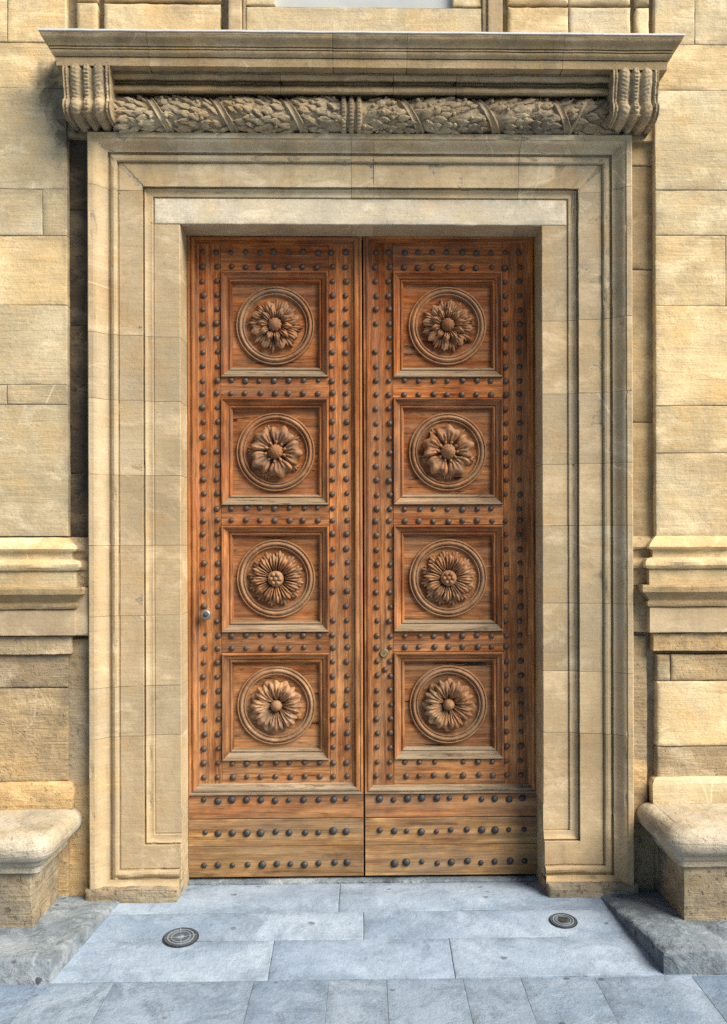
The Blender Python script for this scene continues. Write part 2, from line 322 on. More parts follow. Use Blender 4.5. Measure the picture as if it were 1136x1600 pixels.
def block(name, x0, x1, z0, z1, yf, yb, mat, parent, cell=0.028, rough=0.004, edge=0.008, gap=0.0015, lamz=3.0):
    """one ashlar stone: uneven face, worn arrises, seen joints"""
    SEED[0] += 1; s = SEED[0]
    x0 += gap; x1 -= gap; z0 += gap; z1 -= gap
    xs, zs = lin(x0, x1, cell, (edge * .35, edge * .9, edge * 1.8)), lin(z0, z1, cell, (edge * .35, edge * .9, edge * 1.8))
    X, Z = np.meshgrid(xs, zs, indexing='ij')
    P = np.stack([X * 5, np.full_like(X, s * 3.3), Z * 5 * lamz], -1)
    y = yf + rough * 1.6 * fbm(P, s, 5, 0.55) + rough * 0.8 * fbm(P * (0.35, 1, 0.35), s + 5, 3)
    dx = np.minimum(X - x0, x1 - X); dz = np.minimum(Z - z0, z1 - Z); d = np.minimum(dx, dz)
    wv = 0.55 + 0.9 * np.abs(fbm(np.stack([X * 9, np.full_like(X, s * 1.7), Z * 9], -1), s + 9, 4))
    y = y + edge * wv * np.clip(1 - d / (edge * 1.8 * wv), 0, 1) ** 1.7
    wob = 0.5 * edge * np.abs(fbm(np.stack([X * 14, np.full_like(X, s * 2.1), Z * 14], -1), s + 21, 3))
    X = X + np.where(X - x0 < 1e-6, wob, 0) - np.where(x1 - X < 1e-6, wob, 0)
    Z = Z + np.where(Z - z0 < 1e-6, wob, 0) - np.where(z1 - Z < 1e-6, wob, 0)
    nx, nz = X.shape
    v = np.stack([X, y, Z], -1).reshape(-1, 3); f = grid_faces(nx, nz)
    ring = [i * nz for i in range(nx)] + [(nx - 1) * nz + j for j in range(1, nz)] + [i * nz + nz - 1 for i in range(nx - 2, -1, -1)] + [j for j in range(nz - 2, 0, -1)]
    n0 = len(v); back = v[ring].copy(); back[:, 1] = yb
    v = np.vstack([v, back]); k = len(ring)
    f += [(ring[i], ring[(i + 1) % k], n0 + (i + 1) % k, n0 + i) for i in range(k)]
    f.append(tuple(range(n0, n0 + k)))
    return edge_attr(obj(name, v, f, mat, parent, 50), np.r_[np.clip(1 - d.ravel() / .035, 0, 1), np.ones(k)])
def subdiv_path(pts, cell):
    """split every leg of a plan path; pts (n,k,2) with the same legs for all profile points"""
    out = [pts[0]]
    for a, b in zip(pts[:-1], pts[1:]):
        n = max(1, int(np.max(np.linalg.norm(b - a, axis=1)) / cell))
        for i in range(1, n + 1): out.append(a + (b - a) * i / n)
    return np.array(out)
def belt(name, prof, x0, x1, yf, yb, mat, parent, retL=True, retR=True, rough=0.002, cell=0.03, cap=True, frq=9.0):
    """moulded course along the wall; prof = [(z, projection)], ends return to the wall where asked"""
    SEED[0] += 1; s = SEED[0]
    z = np.array([q[0] for q in prof]); p = np.array([q[1] for q in prof]); n = len(prof)
    legs = []
    if retL: legs.append(np.stack([x0 - p, np.full(n, yb)], 1))
    legs.append(np.stack([x0 - p * retL, yf - p], 1)); legs.append(np.stack([x1 + p * retR, yf - p], 1))
    if retR: legs.append(np.stack([x1 + p * retR, np.full(n, yb)], 1))
    path = subdiv_path(np.array(legs), cell)
    v = np.concatenate([path, np.broadcast_to(z, (len(path), n))[..., None]], -1)
    nz = fbm(np.stack([v[..., 0] * frq, v[..., 1] * frq + s, v[..., 2] * frq * 2.2], -1), s, 4)
    v[..., 1] += rough * (nz + 0.5 * np.abs(nz)); v[..., 2] += rough * 0.7 * fbm(np.stack([v[..., 0] * frq * 1.4, v[..., 1] * 3 + s, v[..., 2] * 7], -1), s + 3, 3)
    f = grid_faces(len(path), n)
    vv = v.reshape(-1, 3)
    if cap:   # close both ends back to the wall
        n0 = len(vv); m = len(path)
        for e, on in ((0, retL), (m - 1, retR)):
            if on: continue
            back = v[e].copy(); back[:, 1] = yb; b0 = len(vv); vv = np.vstack([vv, back])
            f += [(e * n + i, e * n + i + 1, b0 + i + 1, b0 + i) for i in range(n - 1)]
        top = v[:, -1].copy(); top[:, 1] = yb; t0 = len(vv); vv = np.vstack([vv, top])
        f += [(i * n + n - 1, (i + 1) * n + n - 1, t0 + i + 1, t0 + i) for i in range(m - 1)]
        bot = v[:, 0].copy(); bot[:, 1] = yb; t0 = len(vv); vv = np.vstack([vv, bot])
        f += [(i * n, (i + 1) * n, t0 + i + 1, t0 + i) for i in range(m - 1)]
    return obj(name, vv, f, mat, parent, 32)
def arc(c, r, a0, a1, n):
    return [(c[0] + r * math.cos(math.radians(a0 + (a1 - a0) * i / n)), c[1] + r * math.sin(math.radians(a0 + (a1 - a0) * i / n))) for i in range(n + 1)]

def lathe(prof, n, mod=None, rot=0.0):
    """profile (r, h); axis along -Y at the origin"""
    v = []
    for k in range(n):
        a = 2 * math.pi * k / n + rot
        for r, h in prof:
            rr_ = r * (mod(a, r) if mod else 1)
            v.append((rr_ * math.cos(a), -h, rr_ * math.sin(a)))
    m = len(prof); f = []
    for k in range(n):
        for j in range(m - 1): f.append((k * m + j, k * m + j + 1, ((k + 1) % n) * m + j + 1, ((k + 1) % n) * m + j))
    return v, f
def join(parts):
    V, Fc, o = [], [], 0
    for v, f in parts:
        v = np.asarray(v); V.append(v); Fc += [tuple(int(i) + o for i in q) for q in f]; o += len(v)
    return np.vstack(V), Fc
# ------------------------------------------------------------------ THE SETTING: street, paving, platforms
def ramp_z(Y): return 0.02 - 0.07 * (Y + 0.1) if Y > -0.1 else max(-0.08, 0.02 + (Y + 0.1) / 7.0)
def ramp_y(py, px=566):
    lo, hi = -2.0, 0.4
    for _ in range(50):
        mid = (lo + hi) / 2
        if WZ(py, mid, px) > ramp_z(mid): lo = mid
        else: hi = mid
    return mid
YS = -0.80                                  # front edge of the doorway paving
v, f = box(-150, 150, -200, 30, -1.2, -0.125)
ground = setting(obj('ground', v, f, 'joint'), 'ground sheet of the street')
street = setting(put('street', None), None)
pave = setting(put('pavement', None), None)
def flag(name, poly, zf, t, mat, parent, cell=0.045, rough=0.0022, edge=0.007):
    """flagstone from a 4-corner plan polygon (counter-clockwise), top following zf(x,y)"""
    SEED[0] += 1; s = SEED[0]
    a, b, c, d = [np.array(q, float) for q in poly]
    L1, L2 = np.linalg.norm(b - a), np.linalg.norm(d - a)
    us = lin(0, L1, cell, (edge * .4, edge, edge * 2)) / L1; vs_ = lin(0, L2, cell, (edge * .4, edge, edge * 2)) / L2
    U, V = np.meshgrid(us, vs_, indexing='ij'); U3, V3 = U[..., None], V[..., None]
    P = (a * (1 - U3) + b * U3) * (1 - V3) + (d * (1 - U3) + c * U3) * V3
    n3 = np.stack([P[..., 0] * 6, P[..., 1] * 6, np.full(U.shape, s * 2.7)], -1)
    z = np.vectorize(zf)(P[..., 0], P[..., 1]) + rough * fbm(n3, s, 5, 0.6)
    dist = np.minimum(np.minimum(U, 1 - U) * L1, np.minimum(V, 1 - V) * L2)
    wv = 0.5 + 1.1 * np.abs(fbm(n3 * 2.2, s + 4, 4))
    z = z - edge * wv * np.clip(1 - dist / (edge * 2 * wv), 0, 1) ** 1.6
    cen = P.mean((0, 1)); wob = (0.0012 + 0.4 * edge * np.abs(fbm(n3 * 2.5, s + 8, 3)))[..., None]
    bd = (dist < 1e-6)[..., None]
    P = P + np.where(bd, (cen - P) / np.linalg.norm(cen - P, axis=-1, keepdims=True) * wob, 0)
    nu, nv = U.shape
    vv = np.concatenate([P, z[..., None]], -1).reshape(-1, 3); f = grid_faces(nu, nv)
    ring = [i * nv for i in range(nu)] + [(nu - 1) * nv + j for j in range(1, nv)] + [i * nv + nv - 1 for i in range(nu - 2, -1, -1)] + [j for j in range(nv - 2, 0, -1)]
    n0 = len(vv); low = vv[ring].copy(); low[:, 2] -= t; vv = np.vstack([vv, low]); k = len(ring)
    f += [(ring[i], ring[(i + 1) % k], n0 + (i + 1) % k, n0 + i) for i in range(k)]
    return edge_attr(obj(name, vv, f, mat, parent, 45), np.r_[np.clip(1 - dist.ravel() / .05, 0, 1), np.ones(k)])
# doorway paving, three sloping courses
rows = [(0.157, ramp_y(1424), [-1.45, WX(530, -0.1, 1400), 1.42], 'paving'),
        (ramp_y(1424), ramp_y(1467), [-1.5, WX(568, -0.3, 1440), 1.5], 'paving'),
        (ramp_y(1467), YS, [-1.52, WX(425, -0.6, 1500), WX(705, -0.6, 1500), 1.52], 'paving')]
rz = lambda x, y: ramp_z(y)
for yb_, yf_, xs, mt in rows:
    for xa, xb in zip(xs[:-1], xs[1:]):
        dz = random.Random(xa).uniform(-0.002, 0.001)
        if yb_ > 0.1:
            flag('paving_stone', [(xa, yf_), (xb, yf_), (xb, yb_), (xa, yb_)], lambda x, y: ramp_z(y) + dz, 0.06, mt, pave, edge=0.004)
        else:
            flag('paving_stone', [(xa, yf_), (xb, yf_), (xb, yb_), (xa, yb_)], lambda x, y: ramp_z(y) + dz, 0.06, mt, pave, edge=0.004)
v, f = [(-1.6, YS + .004, -0.0845), (1.6, YS + .004, -0.0845), (1.6, -0.1, 0.0145), (-1.6, -0.1, 0.0145), (1.6, 0.4, -0.022), (-1.6, 0.4, -0.022)], [(0, 1, 2, 3), (3, 2, 4, 5)]
setting(obj('pavement_bed', v, f, 'joint', pave))
# street flags: staggered courses running on under the camera and to both sides
sx0 = [WX(p, YS, 1530) for p in (-90, 62, 178, 397, 513, 604, 723, 813, 928, 1080)]
sx0 = [-6.1, -5.2, -4.3, -3.5, -2.7] + sx0 + [2.2, 2.9, 3.8, 4.6, 5.5, 6.2]
rr = random.Random(4)
yA = YS - 0.004
for k, dy in enumerate((0.62, 0.7, 0.66, 0.72, 0.7, 0.68, 0.75, 0.7)):
    yB = yA - dy
    xs = sx0 if k == 0 else [x + rr.uniform(-.12, .12) + (0.22 if k % 2 else 0) for x in sx0]
    for xa, xb in zip(xs[:-1], xs[1:]):
        zz = -0.084 + rr.uniform(-0.0015, 0.0015)
        flag('street_flag', [(xa, yB), (xb, yB), (xb, yA), (xa, yA)], lambda x, y, q=zz: q, 0.05, 'street', street, cell=0.05 if k < 2 else 0.12, edge=0.0016, rough=0.0012)
    yA = yB
YEND = yA
v, f = box(-6.3, 6.3, YEND - 0.01, YS + 0.02, -0.13, -0.0868); setting(obj('street_bed', v, f, 'joint', street))
v, f = box(-60, 60, -160, YEND - 0.02, -0.13, -0.088); setting(obj('street_far', v, f, 'street', street))
for s, nm in ((-1, 0), (1, 1)):
    v, f = box(min(6.3 * s, 60 * s), max(6.3 * s, 60 * s), YEND - .02, 0.5, -0.13, -0.087); setting(obj('street_side', v, f, 'street', street))

# raised stone platforms below the benches
def platform(sgn, xf, xb_, yfront, label):
    P = thing('stone_platform', label, 'step', (sgn * 2.0, -0.4, -0.08), 'stone platforms under the benches')
    far = 3.9 * sgn
    zt = lambda x, y: 0.032 - 0.012 * (y + 0.4) * 0
    cuts = [0.0, 0.62, 1.0]
    yb_ = -0.05
    xm = xf + (2.55 * sgn - xf)
    quads = [[(xf, yfront), (xm, yfront), (xm, yb_), (xb_, yb_)], [(xm, yfront), (far, yfront), (far, yb_), (xm, yb_)]]
    for q in quads:
        if sgn < 0: q = [q[1], q[0], q[3], q[2]]
        flag('platform_slab', q, zt, 0.125, 'step', P, cell=0.022, rough=0.008, edge=0.016)
platform(-1, -1.405, -1.255, -0.815, 'worn grey stone platform under the bench on the left of the door')
platform(1, 1.365, 1.235, -0.80, 'chipped grey stone platform under the bench on the right of the door')

# ------------------------------------------------------------------ THE FACADE
FA = thing('palazzo_facade', 'ochre sandstone palazzo facade of ashlar pilasters around the carved portal', 'building', (0, 0.1, 0))
YP, YR = -0.07, -0.02                       # pilaster face, recess face
XL, XR = WX(105, YP, 500), WX(1024, YP, 500)   # inner edges of the two pilasters
OUT = 3.7
def zl(py, side): return WZ(py, YP, 55 if side < 0 else 1080)
XPL, XPR = WX(142, -.09), WX(989, -.09)    # outer edges of the portal frame
# core wall behind everything, with the doorway left open
for nm, (a, b, c, d) in {'l': (-8, XPL + .06, -0.2, 7.2), 'r': (XPR - .06, 8, -0.2, 7.2), 't': (XPL + .06, XPR - .06, WZ(215, YR), 7.2)}.items():
    v, f = box(a, b, YR + 0.012, 0.9, c, d); obj('core_wall', v, f, 'mortar', FA, 0)
courses = {-1: [838, 632, 601, 477, 368, 295, 138, 66, -90, -200, -330, -470], 1: [838, 708, 634, 478, 368, 297, 142, 70, -90, -200, -330, -470]}
vj = {-1: {1: [-1.72 - .15], 4: [WX(68, YP)], 7: [WX(14, YP)], 3: [-2.2], 2: [-1.95]}, 1: {7: [WX(1088, YP)], 3: [1.95], 1: [2.1]}}
for s in (-1, 1):
    cs = courses[s]; r = random.Random(7 + s)
    for k, (a, b) in enumerate(zip(cs[:-1], cs[1:])):
        xi = XL if s < 0 else XR
        xs = [abs(xi)] + sorted(abs(x) for x in vj[s].get(k, []))
        while xs[-1] < OUT - 0.5: xs.append(xs[-1] + r.uniform(0.6, 1.0))
        xs.append(OUT)
        for xa, xb in zip(xs[:-1], xs[1:]):
            lo, hi = sorted((xa * s, xb * s))
            block('ashlar_block', lo, hi, zl(a, s), zl(b, s), YP + r.uniform(-.003, .003), YR + .02, 'ashlar', FA, rough=r.uniform(.0025, .005), edge=r.uniform(.0025, .005), gap=.0008)
# recess stones between pilaster and portal, slot shade painted dark on the left
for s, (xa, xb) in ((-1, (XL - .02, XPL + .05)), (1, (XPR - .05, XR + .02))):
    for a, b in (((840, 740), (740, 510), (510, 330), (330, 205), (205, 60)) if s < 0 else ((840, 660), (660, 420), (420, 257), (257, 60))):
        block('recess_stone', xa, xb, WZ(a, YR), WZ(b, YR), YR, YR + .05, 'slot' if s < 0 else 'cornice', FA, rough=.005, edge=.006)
    xa, xb = (xa, XPL - .012) if s < 0 else (xa, XR - .04)
    for a, b in (((1400, 1215), (1215, 994)) if s < 0 else ((1275, 1180), (1180, 994))):
        block('recess_stone', xa, xb, WZ(a, YR) - .05, WZ(b, YR), (-.055 if s < 0 else -.045), YR + .05, 'worn', FA, rough=.009, edge=.01)
# pilaster base and pedestal mouldings: profiles (z, projection) read from the photograph
def zz(py, Y=-0.12): return WZ(py, Y)
base_p = [(zz(916), .055), (zz(893), .055), (zz(891), .05), (zz(889), .072), (zz(885), .082), (zz(880), .082), (zz(875), .07), (zz(873), .045), (zz(872), .03), (zz(866), .026), (zz(861), .03), (zz(859), .05),
          (zz(856), .056), (zz(852), .05), (zz(846), .028), (zz(841), .012), (zz(838), .0)]
ledge_p = [(zz(950), .052), (zz(949), .062), (zz(946), .068), (zz(942), .068), (zz(940), .06), (zz(939), .058), (zz(934), .068), (zz(929), .085), (zz(927), .094), (zz(926), .104), (zz(918), .106), (zz(915.5), .10)]
for s in (-1, 1):
    X0 = XL if s < 0 else XR
    cuts = [abs(X0), 2.3, 3.0, OUT] if s < 0 else [abs(X0), 2.2, 2.9, OUT]
    for k, (xa, xb) in enumerate(zip(cuts[:-1], cuts[1:])):
        lo, hi = sorted((xa * s, xb * s)); lo += .0015; hi -= .0015
        rl, rg = (k == 0 and s > 0), (k == 0 and s < 0)
        belt('pilaster_base', base_p, lo, hi, YP, YR + .02, 'worn' if 0 else 'ashlar', FA, rl, rg, rough=.006, frq=11)
        belt('pedestal_cornice', ledge_p, lo, hi, YP, YR + .02, 'cornice', FA, rl, rg, rough=.0035)
        belt('pedestal_frieze', [(zz(991), .048), (zz(990), .052), (zz(953), .052), (zz(951), .048)], lo, hi, YP, YR + .02, 'smooth', FA, rl, rg, rough=.002)
        belt('pedestal_band', [(zz(1021), .02), (zz(1020), .024), (zz(995), .024), (zz(993), .02)], lo, hi, YP, YR + .02, 'worn', FA, rl, rg, rough=.005, frq=14)
        belt('pedestal_base', [(zz(1262), .03), (zz(1232), .034), (zz(1229), .03), (zz(1224), .022), (zz(1221), .0)], lo, hi, YP, YR + .02, 'worn' if s < 0 else 'ashlar', FA, rl, rg, rough=.005)
    # the same course runs on in the recess beside the portal
    xa, xb = (XL - .01, XPL + .05) if s < 0 else (XPR - .05, XR + .01)
    belt('recess_base', [(z, p * .75) for z, p in base_p], xa, xb, YR - .01, YR + .04, 'worn', FA, False, False, rough=.006)
    block('recess_stone', *((xa, XPL - .004) if s < 0 else (XPR + .004, xb)), zz(992), zz(916), -.105 if s < 0 else -.06, YR + .05, 'smooth' if s < 0 else 'worn', FA, rough=.004)
    # pedestal die
    r = random.Random(11 + s)
    ys = [1222, 1075, 1022] if s < 0 else [1222, 1166, 1064, 1022]
    for k, (a, b) in enumerate(zip(ys[:-1], ys[1:])):
        xs = [abs(X0) , abs(X0) + (.55 + .2 * k), OUT] if not (s > 0 and k == 2) else [abs(X0), abs(X0) + .075, 2.6, OUT]
        for xa, xb in zip(xs[:-1], xs[1:]):
            lo, hi = sorted((xa * s, xb * s))
            block('pedestal_block', lo, hi, zl(a, s), zl(b, s), YP + r.uniform(-.004, .003), YR + .02, 'worn' if s < 0 else ('worn' if k != 1 else 'ashlar'), FA, rough=.0055, edge=.008)
    lo, hi = sorted((abs(X0) * s, OUT * s))
    block('pedestal_block', lo, hi, -0.15, zz(1262), YP, YR + .02, 'worn', FA, rough=.006)

# upper storey above the cornice
YU = -0.075
def ub(name, a, b, ya, yb_, yf, mat='ashlar', rough=.006, edge=.012):
    return block(name, WX(a, yf, 25), WX(b, yf, 25), WZ(ya, yf), WZ(yb_, yf), yf, YR + .02, mat, FA, rough=rough, edge=edge)
for a, b in ((118, 152), (161, 345), (794, 889), (889, 986), (994, 1015)):
    ub('rusticated_block', a, b, 62, 7, YU)
    ub('rusticated_block', a, b, 2, -84, YU); ub('rusticated_block', a, b, -89, -180, YU)

WN = thing('upper_window', 'pale window sill and frosted pane just above the door cornice', 'window', (0, 0, 4.6))
def wb(name, a, b, ya, yb_, yf, mat='smooth', rough=.002, edge=.005):
    return block(name, WX(a, yf, 25), WX(b, yf, 25), WZ(ya, yf), WZ(yb_, yf), yf, YR + .02, mat, WN, rough=rough, edge=edge)
wb('window_jamb', 356, 378, 62, -420, -.10); wb('window_jamb', 762, 786, 62, -420, -.10)
wb('window_fillet', 378, 384, 62, -420, -.085, 'cornice'); wb('window_fillet', 753, 762, 62, -420, -.085, 'cornice')
wb('window_sill', 384, 753, 62, 11, -.08, 'ashlar', .004)
wb('frame_stone', 384, 431, 9, -420, -.07, 'ashlar', .004); wb('frame_stone', 707, 753, 9, -420, -.07, 'ashlar', .004)
v, f = box(WX(430, -.03, 5), WX(708, -.03, 5), -.03, -.012, WZ(12, -.03), WZ(-420, -.03)); obj('pane', v, f, 'pane', WN, 0)

# ------------------------------------------------------------------ THE PORTAL
PO = thing('stone_portal', 'moulded sandstone door surround with cornice, scroll consoles and leaf garland frieze', 'door surround', (0, -0.05, 0))
wl, wr = WX(282.5, 0, 800), WX(847.5, 0, 800)
CX = (wl + wr) / 2; HW = (wr - wl) / 2; TOP = WZ(351, 0, 564)
# profile (distance from the opening in photo px, depth)
prof = [(0, .26), (0, .003), (1, 0), (39.5, 0), (40.2, .004), (41.2, .004), (41.8, -.008), (43, -.010)]
prof += [(43 + 11.5 * math.sin(math.radians(a)), -.008 - .02 * (1 - math.cos(math.radians(a)))) for a in (15, 35, 55, 75, 90)]
prof += [(54.8, -.016), (57.2, -.016), (58, -.038), (58.6, -.040), (93.6, -.040), (94.3, -.034), (95.6, -.034), (96.3, -.046), (97, -.046)]
prof += [(97 + 5.5 - 5.5 * math.cos(math.radians(a)), -.046 - .016 * math.sin(math.radians(a))) for a in (20, 50, 90, 130, 160)]
prof += [(108.3, -.042), (110.8, -.042), (111.6, -.068)]
prof += [(112 + 22 * t, -.068 - .050 * (t - math.sin(2 * math.pi * t) * .12)) for t in (.1, .25, .4, .55, .7, .85, 1.0)]
prof += [(134.5, -.125), (142, -.126), (142.5, -.123), (143, .06)]
PU = np.array([(q[0] + 282.5) * (D + min(q[1], 0)) / F - 282.5 * PX for q in prof]); PZ = np.array([(q[0] + 499) * (D + min(q[1], 0)) / F - 499 * PX for q in prof]); PY = np.array([q[1] for q in prof]); NPF = len(prof)
def zj(py): return WZ(py, -.03)
ZB0 = zj(1261)                              # bottom mitre reference
def port_piece(name, legs, mat, rough=.0024, shift=0.0, wear=None):
    """legs: list of (n,2) XZ arrays, one per path corner"""
    SEED[0] += 1; s = SEED[0]
    path = subdiv_path(np.array(legs), .035)
    v = np.zeros((len(path), NPF, 3)); v[..., 0] = path[..., 0]; v[..., 2] = path[..., 1]; v[..., 1] = PY + shift
    nz = fbm(np.stack([v[..., 0] * 7, v[..., 1] * 20 + s, v[..., 2] * 7], -1), s, 5, .6)
    amp = rough * (1 + (wear(v) if wear else 0))
    v[..., 1] += np.where(PY > .05, 0, 1) * amp * nz
    ch = fbm(np.stack([v[..., 0] * 13, v[..., 1] * 30 + s, v[..., 2] * 13], -1), s + 31, 4, .6)
    v[..., 1] += np.where((PY < -.01) & (PY > -.2), 1, 0) * .05 * np.clip(ch - .34, 0, .2) * (rough > 0)
    v[..., 0] += np.where(PY > .2, 0, 1) * amp * .5 * fbm(np.stack([v[..., 0] * 7, v[..., 1] * 20 + s + 50, v[..., 2] * 9], -1), s + 7, 3)
    v[..., 2] += np.where(PY > .2, 0, 1) * amp * .5 * fbm(np.stack([v[..., 0] * 9, v[..., 1] * 20 + s + 90, v[..., 2] * 7], -1), s + 11, 3)
    return obj(name, v.reshape(-1, 3), grid_faces(len(path), NPF), mat, PO, 28)
edgeX = lambda s: CX + s * (HW + PU)
ZJ0 = zj(300)
leg_top = np.where(TOP + PZ > ZJ0, ZJ0, TOP)
J = {-1: [1147, 1070, 960, 851, 742, 626, 525], 1: [1148, 1051, 944, 822, 725, 614, 499]}
gp = .0009
for s in (-1, 1):
    x = edgeX(s); js = [zj(q) for q in J[s]]
    zb = ZB0 - PU; zb = np.maximum(zb, zj(1377))
    wear = lambda v: 5.0 * np.clip((0.28 - v[..., 2]) / .2, 0, 1)
    port_piece('jamb_stone', [np.stack([np.full(NPF, CX + s * HW), zb], 1), np.stack([x, zb], 1), np.stack([x, np.full(NPF, js[0] - gp)], 1)], 'smooth', wear=wear)
    for a, b in zip(js[:-1], js[1:]):
        port_piece('jamb_stone', [np.stack([x, np.full(NPF, a + gp)], 1), np.stack([x, np.full(NPF, b - gp)], 1)], 'smooth')
    port_piece('jamb_stone', [np.stack([x, np.full(NPF, js[-1] + gp)], 1), np.stack([x, leg_top - gp], 1)], 'smooth')
    # lintel corner
    xe = CX + s * (HW - .002) if s < 0 else WX(810, -.03, 280)
    xe = np.full(NPF, xe)
    port_piece('lintel_stone', [np.stack([x, leg_top + gp], 1), np.stack([x, TOP + PZ], 1), np.stack([xe + gp * s, TOP + PZ], 1)], 'lintel')
    # worn plinth at the foot of the jamb
    lo, hi = sorted((CX + s * HW, CX + s * (HW + 141 * PX)))
    block('jamb_plinth', lo + .003 * (s < 0), hi + .002, -0.02, zj(1374.5), -.130, .05, 'foot', PO, rough=.010, edge=.016, cell=.014, lamz=1.4)
    block('plinth_reveal', *sorted((CX + s * HW - .002 * s, CX + s * (HW + .06))), -0.02, zj(1376), -.02, .26, 'smooth', PO, rough=.002)
lx = [CX - HW, WX(549, -.03, 280), WX(584, -.03, 280), WX(810, -.03, 280)]
for k, (a, b) in enumerate(zip(lx[:-1], lx[1:])):
    port_piece('lintel_stone', [np.stack([np.full(NPF, a + gp), TOP + PZ], 1), np.stack([np.full(NPF, b - gp), TOP + PZ], 1)], 'lintel')
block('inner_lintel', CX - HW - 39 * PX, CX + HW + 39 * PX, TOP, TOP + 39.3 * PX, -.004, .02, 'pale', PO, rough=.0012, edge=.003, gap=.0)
# mortar core just behind the faces of the portal stones
x, x2 = edgeX(-1), edgeX(1)
port_piece('mortar_core', [np.stack([x - .003, np.zeros(NPF)], 1), np.stack([x - .003, TOP + PZ + .003], 1), np.stack([x2 + .003, TOP + PZ + .003], 1), np.stack([x2 + .003, np.zeros(NPF)], 1)], 'mortar', shift=.004, rough=0)

# frieze zone
ZA = TOP + PZ[-2]                      # top of the architrave
zk = lambda py, Y: WZ(py, Y, 566)
YB = -.19
bed = [(ZA - .01, .0)]
xa_, xb_ = WX(176, -.15, 130), WX(957, -.15, 130)
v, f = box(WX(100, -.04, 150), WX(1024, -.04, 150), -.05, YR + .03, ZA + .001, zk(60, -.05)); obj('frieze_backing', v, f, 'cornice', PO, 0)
bq = [(152, .02), (149.5, .05), (147.5, .098), (146, .115), (143.5, .126), (141, .129), (138.5, .126), (136.5, .116), (135.2, .098), (134.6, .075), (132.5, .068), (130, .070), (128.4, .085), (127.6, .120), (126, .134), (123, .142), (120, .146), (118, .146), (117, .135), (110, .135)]
bq = [(q, p_ + .032) for q, p_ in bq]
bed_p = [(WZ(q, -.05 - p_, 566), p_) for q, p_ in bq]
bx = [xa_, WX(440, -.15, 130), WX(614, -.15, 130), WX(711, -.15, 130), xb_]
for a, b in zip(bx[:-1], bx[1:]):
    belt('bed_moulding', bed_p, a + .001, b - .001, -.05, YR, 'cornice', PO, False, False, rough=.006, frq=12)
# cornice
ZC0 = zk(106, -.27)
cq = [(106, -.012), (105.5, .0), (93, .002), (92.6, -.010), (91.2, -.010), (90.8, .010)]
cq += [(90 - 9 * t, .012 + .024 * math.sin(t * math.pi / 2)) for t in (.05, .3, .6, .85, 1.0)]
cq += [(80.6, .022), (79.2, .022), (78.8, .038), (76.6, .038), (76.2, .026), (74.8, .026), (74.4, .044)]
cq += [(74 - 18 * t, .046 + .052 * (t - math.sin(2 * math.pi * t) * .10)) for t in (.1, .25, .4, .55, .7, .85, 1.0)]
cq += [(55.6, .100), (51.5, .102)]
cq = [(q, p_ * .62) for q, p_ in cq]
corn = [(WZ(q, -.285 - p_, 566), p_) for q, p_ in cq]
cxs = [WX(86.5, -.30, 100), WX(232, -.3, 80), WX(520, -.3, 80), WX(636, -.3, 80), WX(880, -.3, 80), WX(1044, -.30, 100)]
for k, (a, b) in enumerate(zip(cxs[:-1], cxs[1:])):
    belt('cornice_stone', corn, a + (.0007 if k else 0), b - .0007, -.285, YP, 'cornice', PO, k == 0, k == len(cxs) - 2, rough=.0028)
cz = lambda py: WZ(py, -.352, 566)
fl = [(cz(51.5), .062), (cz(51), .069), (cz(48.6), .069), (cz(47.8), .064), (cz(45), -.15)]
belt('flashing', fl, cxs[0], cxs[-1], -.285, YP, 'lead', PO, True, True, rough=.002, cell=.05)

